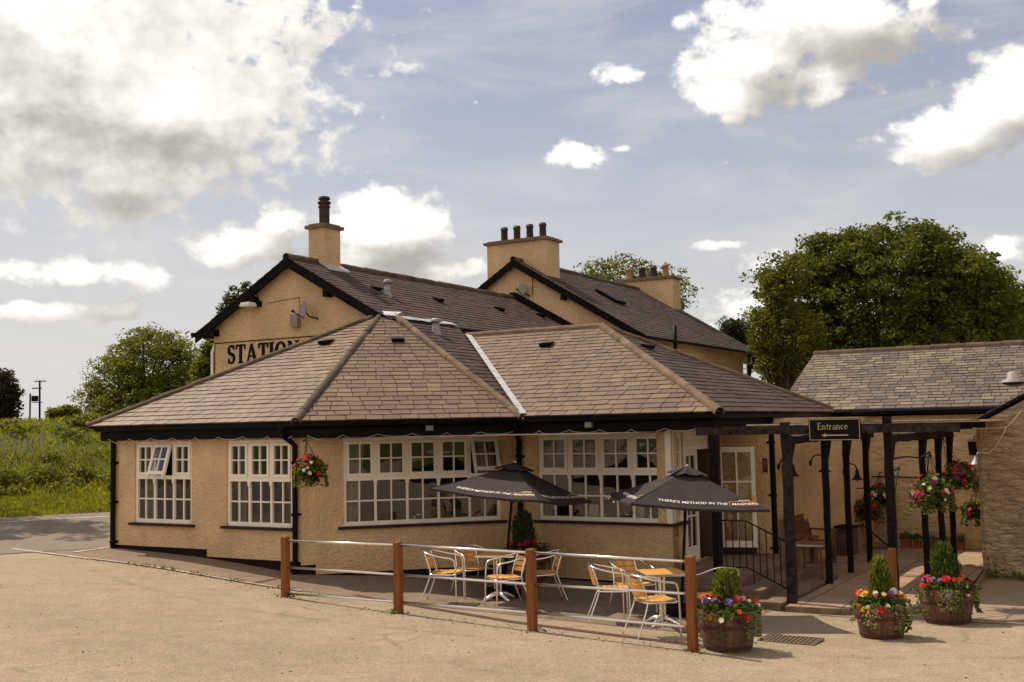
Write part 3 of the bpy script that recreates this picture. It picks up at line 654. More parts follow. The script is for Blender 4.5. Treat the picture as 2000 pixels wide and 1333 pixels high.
# left end wall with a small splayed corner
fS = Frame(np.array(uv_xy(-18.25, 15.45)), pL0); fS.box(wl, 0, fS.L, -.25, 0, .6, ZW)
fW = Frame(uv_xy(-18.25, 19.8), uv_xy(-18.25, 15.45)); fW.box(wl, 0, fW.L, -.25, 0, .6, ZW)
wl.build('wall', m_cream, dx)
pl = MB()
for f, a, b, z in ((fL, 0, 2.6, .64), (fL, 2.6, fL.L, .505), (fM, 0, .27, .445), (fM, .27, fM.L, .275), (fR, 0, fR.L, .065), (fS, 0, fS.L, .605)): f.box(pl, a, b, -.28, -.018, zb, z)
fD.box(pl, 0, 2.7, -.24, -.01, -.3, DZ - .19)
pl.build('plinth', m_plinth, dx)
inn = MB()
inn.quad(E(-18, 19.75, .3), E(-7.0, 19.75, .3), E(-7.0, 19.75, 2.75), E(-18, 19.75, 2.75)); inn.quad(E(-18.1, 15.2, 2.66), E(-7.3, 15.2, 2.66), E(-7.3, 19.75, 2.66), E(-18.1, 19.75, 2.66))
inn.quad(E(-7.6, 20.4, .34), E(-11, 20.4, .34), E(-11, 20.4, 2.7), E(-7.6, 20.4, 2.7))
inn.build('interior_wall', m_dark, dx)
inf = MB(); inf.quad(*[np.array([*p, .34]) for p in (pL0 + fL.d * .1 - fL.n * .1, pLM - fL.n * .1, pMR - fM.n * .1, pR1 - fR.n * .1, np.array(uv_xy(-7.35, 20.6)), np.array(uv_xy(-17.9, 20.6)))]); inf.build('interior_floor', m_floorin, dx)
make_window(dx, fL, *L1, ZS, ZT, 1.96, 3, (1,), ang=17); make_window(dx, fL, *L2, ZS, ZT, 1.93, 3)
make_window(dx, fM, *M1, ZS, ZT, 1.92, 5, (4,), ang=26); make_window(dx, fR, *Rw, ZS, ZT, 1.94, 4, (), (0, 0))
make_window(dx, fD, .08, .59, ZS, ZT, 1.94, 1, (), (0, 0))
# corner post between the R window and its return
cp = MB(); fR.box(cp, 2.965, fR.L + .012, -.14, .012, ZS - .03, ZT + .03); fD.box(cp, .013, .075, -.14, .012, ZS - .03, ZT + .03); cp.build('window_corner_post', m_white, dx)
for s_, lb in ((1.45, 'white folded menu card standing inside the window, left of two'), (2.35, 'white folded menu card standing inside the window nearest the porch')):
    mb = MB(); q_ = fR.p(s_, -.28, 0); mb.prism([fR.p(s_ - .09, -.2, 1.09), fR.p(s_ + .09, -.2, 1.09), fR.p(s_ + .09, -.26, 1.36), fR.p(s_ - .09, -.26, 1.36)], -np.array([*fR.n, 0]) * .004); mb.prism([fR.p(s_ - .09, -.32, 1.09), fR.p(s_ + .09, -.32, 1.09), fR.p(s_ + .09, -.264, 1.36), fR.p(s_ - .09, -.264, 1.36)], -np.array([*fR.n, 0]) * .004)
    tag(mb.build('menu_card', m_white), lb, 'menu card', 'menu cards on the window ledge')
lg = MB(); fR.box(lg, .05, 3.0, -.45, -.12, 1.03, 1.085); lg.build('window_ledge', m_bench, dx)
# doors
def door_leaf(name, f, s0, s1, z0, z1, nn, kick, lab=None):
    mb = MB(); g = MB(); a, b = nn; r = .075
    f.box(mb, s0, s0 + r, a, b, z0, z1); f.box(mb, s1 - r, s1, a, b, z0, z1); f.box(mb, s0 + r, s1 - r, a, b, z1 - .1, z1); f.box(mb, s0 + r, s1 - r, a, b, z0, z0 + kick)
    m = (s0 + s1) / 2; f.box(mb, m - .015, m + .015, a + .008, b - .008, z0 + kick, z1 - .1)
    for k in (1, 2): z = z0 + kick + (z1 - .1 - z0 - kick) * k / 3; f.box(mb, s0 + r, s1 - r, a + .01, b - .01, z - .015, z + .015)
    h = (a + b) / 2; g.quad(f.p(s0 + r, h, z0 + kick), f.p(s1 - r, h, z0 + kick), f.p(s1 - r, h, z1 - .1), f.p(s0 + r, h, z1 - .1))
    o = mb.build(name, m_white, dx, label=lab); g.build('pane', m_glass, o); return o
door_leaf('door', fD, .70, 1.37, DZ + .01, 2.31, (-.08, -.03), .26, 'closed left leaf of the white glazed double door')
fO = Frame(uv_xy(-7.18, 20.12), uv_xy(-6.52, 20.30))
dr = door_leaf('door', fO, 0, .68, DZ + .14, 2.33, (-.03, .02), .12, 'right leaf of the double door standing open')
mb = MB(); fO.box(mb, .02, .66, -.02, .012, DZ + .02, DZ + .14); mb.build('kick_plate', m_sill, dr)
mb = MB(); fO.box(mb, .60, .655, .024, .05, 1.12, 1.42); mb.build('handle', M('brass', (.75, .48, .12), .25, .05, metal=1), dr)
mb = MB()
fD.box(mb, .615, .69, -.12, .015, DZ, 2.40); fD.box(mb, 2.06, 2.13, -.12, .015, DZ, 2.40); fD.box(mb, .69, 2.06, -.12, .015, 2.315, 2.40)
for k in range(3): fD.box(mb, .615, 2.13, -.02, .01 + .004 * (k % 2), 2.405 + k * .085, 2.405 + k * .085 + .08)
mb.build('door_frame', m_white, dx)
# eaves: boxed fascia, gutter, soffit of the porch
path = [np.array(uv_xy(-18.25, 19.8)), np.array(uv_xy(-18.25, 15.45)), pL0, pLM, pMR, np.array(uv_xy(-6.55, 17.92)), np.array(uv_xy(-6.55, 25.7))]
mb = MB(); sweep(mb, path, [(-.02, 2.675), (.2, 2.675), (.2, 2.93), (-.02, 2.93)]); mb.build('fascia', m_fascia, dx)
mb = MB(); sweep(mb, path, [(.215, 2.93), (.222, 2.875), (.27, 2.85), (.318, 2.875), (.325, 2.93), (.31, 2.93), (.30, 2.885), (.27, 2.868), (.24, 2.885), (.23, 2.93)]); mb.build('gutter', m_black, dx)
mb = MB(); mb.quad(E(-7.24, 17.93, 2.69), E(-6.55, 17.93, 2.69), E(-6.55, 25.5, 2.69), E(-7.24, 25.5, 2.69)); mb.build('porch_soffit', m_white, dx)
# roof
EH = 2.965
rl = [E(-18.3, 14.8, EH), E(-12.93, 14.8, EH), E(-14.82, 19.85, 5.35)]
mE = E(-10.0, 17.63, EH); a1 = E(-14.82, 19.85, 5.35); a2 = E(-14.44, 19.85, 5.29)
rM = [rl[1], mE, a2, a1]
rN = [mE, E(-13.65, 21.55, 4.89), E(-14.44, 22.3, 5.30), a2]
vf = E(-9.95, 17.59, EH + .01); rA = E(-10.22, 21.59, 4.91); rB = E(-13.65, 21.59, 4.91); h0 = E(-6.22, 17.59, EH + .01); h1 = E(-6.22, 25.59, EH + .01)
rs = MB(); sb = MB(); rd = MB()
slate_plane(rs, rl, (rl[0], rl[1]), slab=sb); slate_plane(rs, rM, (rl[1], mE), slab=sb)
slate_plane(rs, [vf, h0, rA, rB], (vf, h0), slab=sb)
slate_plane(rd, rN, (E(0, 0), E(0, 1)), slab=sb); slate_plane(rd, [h0, h1, rA], (h0, h1), slab=sb)
slate_plane(rd, [E(-18.3, 14.8, EH), E(-18.3, 19.9, EH), a1], (E(0, 0), E(0, 1)), slab=sb); slate_plane(rd, [rA, h1, E(-13.9, 25.59, EH), E(-13.9, 21.59, 4.91)], (E(0, 0), E(1, 0)), expo=.4, width=.6, slab=sb)
ro = rs.build('roof', m_slate, dx, label='sunlit brown slate slopes of the extension roof'); rd.build('shaded_slope', m_slate_shade, dx, label='slate slopes turned away from the sun, shade painted into their darker colour'); sb.build('roof_boarding', m_blackw, dx)
for q_, r_ in ((rl[0], .078), (rl[1], .082)): rt = MB(); ridge_run(rt, q_, a1, r_); rt.build('hip_tiles', m_ridge, dx, label='weathered grey-brown hip tiles')
m_oridge = M('orange_ridge', (.155, .105, .066), .85, .25, 6, .6, 30, .012, island=.25)
for n_, q_, q2_, r_ in (('hip_tiles', mE, a2, .08), ('hip_tiles', h0, rA, .09), ('ridge_tiles', rB, rA, .08), ('hip_tiles', h1, rA, .08)): rt = MB(); ridge_run(rt, q_, q2_, r_); rt.build(n_, m_oridge, dx)
ld = MB(); vd = (rB - vf); sdv = np.cross(vd / np.linalg.norm(vd), (0, 0, 1)); n_ = 13
for k in range(n_):
    q0 = vf + vd * (k / n_) + [0, 0, .055]; q1 = vf + vd * ((k + .985) / n_) + [0, 0, .05]
    ld.prism([q0 - sdv * .066, q0 + sdv * .066, q1 + sdv * .062, q1 - sdv * .064], (0, 0, .012))
ld.build('valley_flashing', m_lead, dx)
ld = MB()
for k in range(9):
    u0 = 19.7 + k * .26; q0 = E(-14.40, u0, 5.30 + random.uniform(-.01, .01)); q1 = E(-14.40, u0 + .255, 5.30 + random.uniform(-.01, .01))
    ld.prism([q0, q1, q1 + np.array([*(Vv[:2] * .20), -.085]), q0 + np.array([*(Vv[:2] * .20), -.085])], (0, 0, .012))
ld.prism([E(-14.9, 19.72, 5.34), E(-14.35, 19.72, 5.27), E(-14.3, 19.9, 5.36), E(-14.95, 19.9, 5.43)], (0, 0, .02))
ld.build('roof_flashing', M('pale_lead', (.42, .42, .43), .45, .3, 8, .3, 18, .01), dx)
def plane_z(p0, p1, p2, x, y):
    n = np.cross(p1 - p0, p2 - p0); return p0[2] - (n[0] * (x - p0[0]) + n[1] * (y - p0[1])) / n[2], n / np.linalg.norm(n) * np.sign(n[2])
def roof_vent(bld, pl3, v, u, d, w_=.26, name='roof_vent'):       # low black hood vent on a slope; d = course direction
    x, y = uv_xy(v, u); z, n = plane_z(*pl3, x, y); d = np.array(d, float); d[2] = 0; d -= n * np.dot(n, d); d /= np.linalg.norm(d); up = np.cross(n, d); up *= np.sign(up[2])
    c = np.array([x, y, z]) + n * .03; mb = MB(); a = c - d * w_ / 2 - up * .09; b = c + d * w_ / 2 - up * .09
    mb.prism([a, a + n * .085, a + up * .24 + n * .02, a + up * .24], d * w_); return mb.build(name, m_black, bld)
roof_vent(dx, rl, -15.14, 18.31, Vv); roof_vent(dx, (rM[0], rM[1], rM[3]), -13.66, 18.84, [.97, .25, 0]); roof_vent(dx, (vf, h0, rA), -11.11, 20.71, Vv); roof_vent(dx, (h0, h1, rA), -9.08, 21.38, Uv)
m_cowl = M('grey_cowl', (.27, .26, .25), .55, .2, 12, .2, 30)
def cowl(bld, base, h, r, mat=m_cowl):
    mb = MB(); b = np.array(base, float); mb.lathe([(r * 1.7, -.05), (r * 1.5, .0), (r, .14), (r, h), (0.001, h)], 14, b); mb.lathe([(r * 1.45, h + .02), (r * 1.5, h + .05), (r * 1.1, h + .1), (.001, h + .12)], 14, b); mb.lathe([(.001, h + .02), (r * 1.45, h + .02)], 14, b)
    return mb.build('vent_cowl', mat, bld, smooth=True)
cowl(dx, E(-13.72, 20.39, 4.86), .27, .085)
downpipe(dx, fL, .12, 2.74, .58); downpipe(dx, fL, fL.L - .07, 2.74, .3, swan=(-.10, 0)); downpipe(dx, fR, .10, 2.74, .05, swan=(.05, 0)); downpipe(dx, fA, .05, 2.9, .3)
def floodlight(bld, f, s, z, n=.2):
    mb = MB(); f.box(mb, s - .07, s + .07, n + .02, n + .1, z - .05, z + .05); f.box(mb, s - .02, s + .02, n, n + .02, z - .02, z + .02); o = mb.build('floodlight', M('lamp_housing', (.12, .11, .10), .5), bld)
    mb = MB(); f.box(mb, s - .06, s + .06, n + .101, n + .106, z - .04, z + .04); mb.build('lens', M('lamp_lens', (.2, .19, .17), .2), o)
floodlight(dx, fM, 2.27, 2.80); floodlight(dx, fR, 1.65, 2.80)
# light cable looped under the eaves
mb = MB()
for f, a, b, n in ((fL, .15, fL.L, 8), (fM, .1, fM.L - .1, 6), (fR, .0, fR.L + .6, 6)):
    pts = []
    for k in range(n * 8 + 1):
        t = k / 8; ph = t % 1; pts.append(f.p(a + (b - a) * k / (n * 8), .212, 2.705 - (.07 + .025 * math.sin(t * 2)) * (4 * ph * (1 - ph)) + .004))
    mb.tube(pts, .006, 5)
tag(mb.build('light_cable', m_cable), 'thin pale cable looped in shallow scallops under the black eaves of the extension', 'cable')
# ------------------------------------------------------------------ gabled house (left)
def gable_house(name, label, ug, ue, vr, zr, vl, vrr, ze_l, ze_r, wl_, wr_, zb, wt=m_cream, over=.22, far_over=.1, slope_l=True):
    b = thing(name, label, 'building', E(vr, ug + 3, 0))
    sl = (zr - ze_r) / (vrr - vr); s2 = (zr - ze_l) / (vr - vl); mb = MB()
    zr_w = zr - .12; rz = lambda v: zr_w - (sl * (v - vr) if v > vr else s2 * (vr - v))
    mb.prism([E(wl_, ug, zb), E(wr_, ug, zb), E(wr_, ug, rz(wr_)), E(vr, ug, zr_w), E(wl_, ug, rz(wl_))], np.array([*(Uv[:2] * .35), 0]))
    mb.prism([E(wl_, ue - .35, zb), E(wr_, ue - .35, zb), E(wr_, ue - .35, rz(wr_)), E(vr, ue - .35, zr_w), E(wl_, ue - .35, rz(wl_))], np.array([*(Uv[:2] * .35), 0]))
    for v, s in ((wr_, -1), (wl_, 1)): mb.prism([E(v, ug + .35, zb), E(v, ue - .35, zb), E(v, ue - .35, rz(v) - .02), E(v, ug + .35, rz(v) - .02)], np.array([*(Vv[:2] * .3 * s), 0]))
    mb.build('wall', wt, b)
    rs = MB(); sb = MB(); u0, u1 = ug - over, ue + far_over
    pr = [E(vrr, u0, ze_r), E(vrr, u1, ze_r), E(vr, u1, zr), E(vr, u0, zr)]; pl_ = [E(vl, u0, ze_l), E(vl, u1, ze_l), E(vr, u1, zr), E(vr, u0, zr)]
    slate_plane(rs, pr, (pr[0], pr[1]), expo=.19, width=.27, slab=sb); slate_plane(rs, pl_, (pl_[0], pl_[1]), expo=.3 if slope_l else .5, width=.5, slab=sb)
    rs.build('roof', m_slate_shade, b); sb.build('roof_boarding', m_blackw, b)
    rt = MB(); ridge_run(rt, pr[3], pr[2], .10); rt.build('ridge_tiles', m_ridge, b)
    bb = MB(); o_ = np.array([*(Uv[:2] * .05), 0]); th = .23
    for P0, P1 in ((pr[0], pr[3]), (pl_[0], pl_[3])):
        bb.prism([P0 - o_ * .2 - [0, 0, .01], P1 - o_ * .2 - [0, 0, .01], P1 - o_ * .2 - [0, 0, th], P0 - o_ * .2 - [0, 0, th]], o_)
        for t in (.18, .62):
            q = P0 + (P1 - P0) * t - [0, 0, th + .07]; bb.box(q + np.array([*(Uv[:2] * .13), 0]), (.13, .24, .16), rz=math.atan2(Vv[1], Vv[0]))
    so_ = MB()
    bb.build('barge_board', m_fascia, b)
    g = MB(); g.tube([E(vrr + .05, u0, ze_r - .03), E(vrr + .05, u1, ze_r - .03)], .055, 8); g.tube([E(vl - .05, u0 - .05, ze_l - .03), E(vl - .05, u1, ze_l - .03)], .06, 8); g.build('gutter', m_black, b)
    return b, pr
hb, prH = gable_house('gabled_house', 'two-storey cream house with STATION lettering on its gable and one square chimney', 19.87, 30.3, -17.43, 6.87, -20.38, -14.42, 5.24, 5.19, -19.96, -14.75, .4)
def chimney(bld, v0, v1, u0, u1, zb, zt, pots, ph, pr_, cap=.07, mat=m_cream, potm=None):
    mb = MB(); rz = math.atan2(Vv[1], Vv[0]); c = E((v0 + v1) / 2, (u0 + u1) / 2, 0)
    mb.box(c + [0, 0, (zb + zt) / 2], (v1 - v0, u1 - u0, zt - zb), rz); ch = mb.build('chimney', mat, bld)
    mb = MB(); mb.box(c + [0, 0, zt + .04], (v1 - v0 + 2 * cap, u1 - u0 + 2 * cap, .08), rz); mb.box(c + [0, 0, zt + .1], (v1 - v0, u1 - u0, .04), rz); mb.build('chimney_cap', m_step, ch)
    for i, (v, u, h, m_) in enumerate(pots):
        mb = MB(); q = E(v, u, zt + .1); mb.lathe([(pr_ * 1.12, 0), (pr_ * 1.05, .06), (pr_, .1), (pr_ * .93, h - .12), (pr_ * 1.1, h - .1), (pr_ * 1.12, h - .05), (pr_ * .95, h - .045), (pr_ * .95, h), (pr_ * .8, h), (pr_ * .78, h - .25)], 14, q); mb.build('chimney_pot', m_, ch, smooth=True)
    mb = MB()
    for s in (-1, 1): mb.box(c + [*(Vv[:2] * s * ((v1 - v0) / 2 + .03)), zb + .35], (.09, u1 - u0 + .1, .3), rz)
    return ch
m_pot = M('dark_chimney_pot', (.045, .026, .024), .7, .25, 9); m_pot2 = M('buff_chimney_pot', (.30, .20, .11), .85, .2, 9, .3, 30)
ch = chimney(hb, -17.68, -17.18, 20.75, 21.35, 6.2, 7.72, [], 0, .1)
mb = MB(); q = E(-17.43, 21.05, 7.84); mb.lathe([(.125, -.04), (.13, .0), (.13, .42), (.15, .43), (.15, .47), (.13, .48), (.13, .52), (.165, .53), (.165, .57), (.11, .60), (.11, .63), (.15, .64), (.13, .70), (.001, .72)], 16, q); mb.build('chimney_pot', m_pot, ch, smooth=False)
ld = MB(); c0 = E(-17.43, 21.05, 0)
for s in (-1, 1): ld.prism([E(-17.43 + s * .04, 20.70, 6.90), E(-17.43 + s * .42, 20.68, 6.66), E(-17.43 + s * .42, 21.5, 6.66), E(-17.43 + s * .04, 21.42, 6.90)], (0, 0, .045))
ld.build('chimney_flashing', m_lead, hb)
pB = (prH[0], prH[1], prH[2])
cowl(hb, E(-15.96, 21.64, 6.02), .3, .075)
for v, u in ((-16.05, 23.97), (-16.08, 27.17), (-16.1, 29.66), (-16.16, 21.44)): roof_vent(hb, pB, v, u, Uv, .22)
fG = Frame(uv_xy(-19.96, 19.87), uv_xy(-14.75, 19.87))
# serif lettering as extruded strokes
def letter_polys(ch):
    """capital serif letter in a unit-high box -> list of polygons, advance"""
    r = lambda x0, y0, x1, y1: [(x0, y0), (x1, y0), (x1, y1), (x0, y1)]
    def arc(cx, cy, rx, ry, a0, a1, t0, tm, t1, n=12):
        out = []; inn_ = []
        for i in range(n + 1):
            t = i / n; a = R(a0 + (a1 - a0) * t); th = (t0 * (1 - t) + t1 * t) * (1 - math.sin(math.pi * t)) + tm * math.sin(math.pi * t)
            out.append((cx + (rx + th / 2) * math.cos(a), cy + (ry + th / 2) * math.sin(a))); inn_.append((cx + (rx - th / 2) * math.cos(a), cy + (ry - th / 2) * math.sin(a)))
        return [[out[i], out[i + 1], inn_[i + 1], inn_[i]] for i in range(n)]
    if ch == 'T': return [r(.27, 0, .43, 1), r(.16, 0, .54, .05), r(.0, .92, .70, 1), r(0, .74, .05, .93), r(.65, .74, .70, .93)], .74
    if ch == 'I': return [r(.09, 0, .25, 1), r(0, 0, .34, .05), r(0, .95, .34, 1)], .40
    if ch == 'A': return [[(.05, 0), (.12, 0), (.42, 1), (.34, 1)], [(.34, 1), (.44, 1), (.80, 0), (.62, 0)], r(.2, .3, .62, .37), r(-.04, 0, .22, .05), r(.52, 0, .88, .05)], .88
    if ch == 'N': return [r(.08, 0, .14, 1), r(.66, 0, .72, 1), [(.08, 1), (.24, 1), (.72, 0), (.60, 0)], r(0, 0, .24, .05), r(0, .95, .16, 1), r(.54, .95, .82, 1)], .88
    if ch == 'O': return arc(.4, .5, .33, .47, 90, 270, .06, .17, .06) + arc(.4, .5, .33, .47, 270, 450, .06, .17, .06), .86
    if ch == 'S': return arc(.28, .74, .2, .22, 20, 180, .06, .09, .13) + arc(.28, .74, .2, .22, 180, 270, .13, .16, .15, 8) + arc(.28, .27, .21, .24, 90, 0, .15, .16, .13, 8) + arc(.28, .27, .21, .24, 0, -160, .13, .09, .06) + [r(.44, .76, .49, .98), r(.06, .02, .11, .28)], .60
    if ch == 'E': return [r(.1, 0, .22, 1), r(0, 0, .6, .06), r(0, .94, .57, 1), r(.2, .49, .45, .55), r(.53, .8, .57, .95), r(.56, .05, .61, .24), r(.42, .42, .46, .62)], .66
    if ch == 'n': return [r(.07, 0, .16, .62), r(0, 0, .23, .04), r(0, .58, .12, .63), r(.40, 0, .49, .45), r(.33, 0, .56, .04)] + arc(.28, .42, .165, .18, 0, 150, .09, .07, .05), .60
    if ch == 't': return [r(.1, .1, .19, .82), r(0, .57, .32, .63)] + arc(.25, .12, .105, .09, 180, 300, .09, .06, .04, 6), .36
    if ch == 'r': return [r(.07, 0, .16, .62), r(0, 0, .25, .04), r(0, .58, .12, .63)] + arc(.30, .42, .16, .17, 60, 150, .10, .07, .05, 6), .42
    if ch == 'a': return [r(.33, .06, .42, .45), r(.33, 0, .5, .06)] + arc(.22, .43, .155, .16, 0, 150, .09, .06, .09, 8) + arc(.2, .16, .14, .135, 60, 320, .05, .09, .05, 10), .50
    if ch == 'c': return arc(.26, .31, .2, .27, 55, 320, .08, .10, .05, 12), .47
    if ch == 'e': return arc(.26, .31, .2, .27, 0, 320, .07, .09, .05, 14) + [r(.07, .33, .46, .375)], .52
    return [], .4
def lettering(mb, text, place_fn, h, depth, gap=.08):
    x = 0
    for ch in text:
        ps, adv = letter_polys(ch)
        for p in ps: mb.prism([place_fn((x + a) * h, b * h) for a, b in p], depth)
        x += adv + gap
    return x * h
mb = MB(); nrm3 = np.array([*fG.n, 0])
lettering(mb, 'STATION', lambda a, b: fG.p(.45 + a * .93, .002, 4.46 + b), .45, nrm3 * .015, .06)
lettering(mb, 'STATION', lambda a, b: fG.p(.475 + a * .93, .002, 4.46 + b), .45, nrm3 * .014, .06)
lettering(mb, 'STATION', lambda a, b: fG.p(.46 + a * .93, .002, 4.468 + b), .45, nrm3 * .013, .06)
mb.build('sign_lettering', m_black, hb, label='black serif letters reading STATION')
mb = MB(); mb.tube([fG.p(.03, .012, 4.985), fG.p(3.9, .012, 4.985)], .012, 5); mb.tube([fG.p(.03, .012, 4.985), fG.p(.03, .012, 4.0)], .008, 5)
mb.tube([fG.p(1.75, .012, 5.86), fG.p(2.75, .012, 5.92), fG.p(2.78, .012, 5.35)], .006, 5); mb.build('wall_cable', m_blackw, hb)
mb = MB(); mb.tube([fG.p(.0, -.35, 5.15), fG.p(-.02, -.05, 5.0), fG.p(-.01, .06, 4.75), fG.p(-.0, .06, 3.2)], .035, 8); mb.build('downpipe', m_white, hb)
mb = MB(); fG.box(mb, 2.56, 2.78, 0, .14, 5.22, 5.52); mb.build('junction_box', M('grey_box', (.28, .24, .19), .6), hb)
def dish(bld, c, r, d, arm_to):        # bowl facing d
    d = np.array(d, float); d /= np.linalg.norm(d); q = Vector(d).to_track_quat('Z', 'Y').to_matrix().to_4x4(); mb = MB()
    mb.lathe([(.001, -.05), (r * .5, -.035), (r, .03), (r, .04), (r * .5, -.02), (.001, -.035)], 20); Mx = Matrix.Translation(Vector(c)) @ q @ Matrix.Diagonal((.9, 1.05, 1, 1)); mb.v = [tuple(Mx @ Vector(p)) for p in mb.v]
    o = mb.build('satellite_dish', M('dish_grey', (.30, .26, .24), .5, .1), bld, smooth=True); mb = MB(); c = np.array(c, float)
    mb.tube([c - d * .04, c - d * .12 - [0, 0, .1], arm_to], .018, 6); mb.tube([c - [0, 0, r * .9], c + d * .28 - [0, 0, r * .55]], .012, 6); mb.ball(c + d * .3 - [0, 0, r * .5], .04); mb.build('dish_arm', m_iron, o)
dish(hb, fG.p(3.12, .28, 5.56), .2, [-.75, -.6, .25], fG.p(3.32, .01, 5.38))
mb = MB(); fG.box(mb, 1.42, 1.58, .02, .12, 5.78, 5.92); cl_ = mb.build('floodlight', m_black, hb); mb = MB(); fG.box(mb, 1.22, 1.52, .13, .4, 5.78, 5.83); fG.box(mb, 1.24, 1.5, .14, .38, 5.831, 5.88); mb.build('lamp_head', m_white, cl_)
# ------------------------------------------------------------------ tall house (right)
tb, prT = gable_house('tall_house', 'tall cream house behind, with wide gable, skylight and two broad chimneys', 30.4, 41.0, -17.35, 8.09, -22.0, -12.82, 5.25, 5.37, -21.6, -13.22, .2, over=.2)
chimney(tb, -18.62, -16.42, 30.72, 31.62, 6.9, 8.72, [(v, 31.15, .52, m_pot) for v in (-18.2, -17.72, -17.24, -16.76)], .5, .115, .09)
chimney(tb, -18.15, -15.88, 40.05, 40.85, 6.6, 8.42, [(-17.85, 40.4, .5, m_pot2), (-17.3, 40.4, .48, m_pot), (-16.8, 40.4, .48, m_pot), (-16.3, 40.4, .52, m_pot2)], .5, .13, .08)
mb = MB(); pT = (prT[0], prT[1], prT[2])
def on_slope(pl3, v, u, dn=0): x, y = uv_xy(v, u); z, n = plane_z(*pl3, x, y); return np.array([x, y, z]) + n * dn
mb.prism([on_slope(pT, -15.9, 33.1, .03), on_slope(pT, -15.15, 33.1, .03), on_slope(pT, -15.15, 33.85, .03), on_slope(pT, -15.9, 33.85, .03)], plane_z(*pT, 0, 0)[1] * .09); sk = mb.build('skylight', m_black, tb)
mb = MB(); mb.quad(on_slope(pT, -15.84, 33.16, .125), on_slope(pT, -15.21, 33.16, .125), on_slope(pT, -15.21, 33.79, .125), on_slope(pT, -15.84, 33.79, .125)); mb.build('pane', m_black, sk)
fT = Frame(uv_xy(-13.22, 30.4), uv_xy(-13.22, 41)); mb = MB(); fT.box(mb, 9.62, 10.12, -.02, .03, 4.55, 5.0); wo = mb.build('window', m_white, tb); mb = MB()
for k in range(2):
    for j in range(2): fT.box(mb, 9.67 + k * .21, 9.85 + k * .21, .031, .036, 4.6 + j * .19, 4.76 + j * .19)
mb.build('pane', m_glass, wo)
mb = MB(); q = fT.p(2.05, .2, 0); mb.tube([q + [0, 0, 4.9], q + [.12, 0, 5.0], q + [.17, .03, 5.2], q + [.17, .03, 5.86]], .065, 10); mb.build('flue_pipe', m_black, tb, smooth=True)
downpipe(tb, fT, 10.3, 5.35, 2.8)
dish(tb, E(-17.0, 30.2, 7.1), .2, [-.6, -.7, .25], E(-16.85, 30.38, 6.9))
mb = MB(); mb.tube([E(-16.75, 30.37, 6.9), E(-16.75, 30.37, 7.85)], .012, 5); mb.build('aerial_pole', m_iron, tb)
mb = MB(); mb.prism([E(-17.55, 30.34, 6.98), E(-17.3, 30.34, 6.98), E(-14.3, 30.34, 5.28), E(-14.55, 30.34, 5.2)], np.array([*(-Uv[:2] * .12), 0.]) + [0, 0, .06]); mb.build('abutment_flashing', m_blackw, tb)

# ------------------------------------------------------------------ stone outbuildings on the right
ob = thing('stone_outbuilding', 'long low outbuilding of cream-painted stone with mossy grey slate roof behind the pergola', 'building', E(-2, 26.5, 0))
fO1 = Frame(uv_xy(-7.5, 25.6), uv_xy(9, 25.6)); mb = MB(); fO1.box(mb, 0, fO1.L, -.4, 0, -.4, 2.72); mb.build('wall', m_stone, ob)
mb = MB(); fO1.box(mb, 0, fO1.L, -.4, .012, 2.72, 2.93); mb.build('wall_band', m_cream2, ob)
mb = MB(); mb.prism([E(-7.45, 25.7, 2.6), E(-7.45, 31, 2.6), E(-7.45, 28.4, 4.4)], np.array([*(Vv[:2] * .3), 0])); mb.build('gable_wall', m_stone, ob)
rs = MB(); sb = MB(); q = [E(-7.6, 25.35, 3.02), E(9.2, 25.35, 3.02), E(9.2, 28.4, 4.50), E(-7.45, 28.4, 4.50)]
slate_plane(rs, q, (q[0], q[1]), expo=.165, width=.27, slab=sb, wj=.35); slate_plane(rs, [E(-7.5, 31.4, 3.02), E(9.2, 31.4, 3.02), q[2], q[3]], (q[0], q[1]), expo=.4, width=.6, slab=sb)
rs.build('roof', m_slate_o, ob); sb.build('roof_boarding', m_blackw, ob)
mb = MB(); ridge_run(mb, q[3], q[2], .10, .4, .0); mb.build('ridge_tiles', m_ridge, ob)
mb = MB(); mb.tube([E(-7.3, 25.27, 2.97), E(9, 25.27, 2.95)], .06, 8); mb.build('gutter', m_black, ob); mb = MB(); fO1.box(mb, 0, fO1.L, .013, .06, 2.86, 3.0); mb.build('fascia', m_fascia, ob)
mb = MB(); mb.tube([fO1.p(1.9, .03, 1.52), fO1.p(4.05, .03, 1.50)], .014, 6); mb.tube([fO1.p(2.1, .03, 1.51), fO1.p(2.1, .03, .9)], .008, 5); mb.build('wall_pipe', m_blackw, ob)
c = np.array(q[0]) + (np.array(q[3]) - np.array(q[0])) * .36; cx = E(-2.62, 26.44, 3.56); mb = MB(); mb.lathe([(.26, -.02), (.24, .03), (.14, .06), (.12, .2), (.07, .22), (.001, .23)], 12, cx); mb.build('roof_cowl', m_cowl, ob, smooth=True)
sg = thing('stone_gable_building', 'grey rubble-stone building at the right edge with lean roof verge and a slack cream cable', 'building', E(0, 22.5, 0))
fO2 = Frame(uv_xy(-2.87, 22.2), uv_xy(5.5, 22.2)); mb = MB(); sl2 = .53
pts = [(0, -.5), (8.37, -.5), (8.37, 2.66 + sl2 * 4.4 - sl2 * 3.97), (4.4, 2.66 + sl2 * 4.4), (0, 2.66)]
mb.prism([fO2.p(a, 0, z) for a, z in pts], -np.array([*fO2.n, 0]) * .5)
from mathutils import noise as mnoise
sv = np.r_[np.arange(-.015, 5.2, .065)]; rows = 56; V_ = []; F_ = []
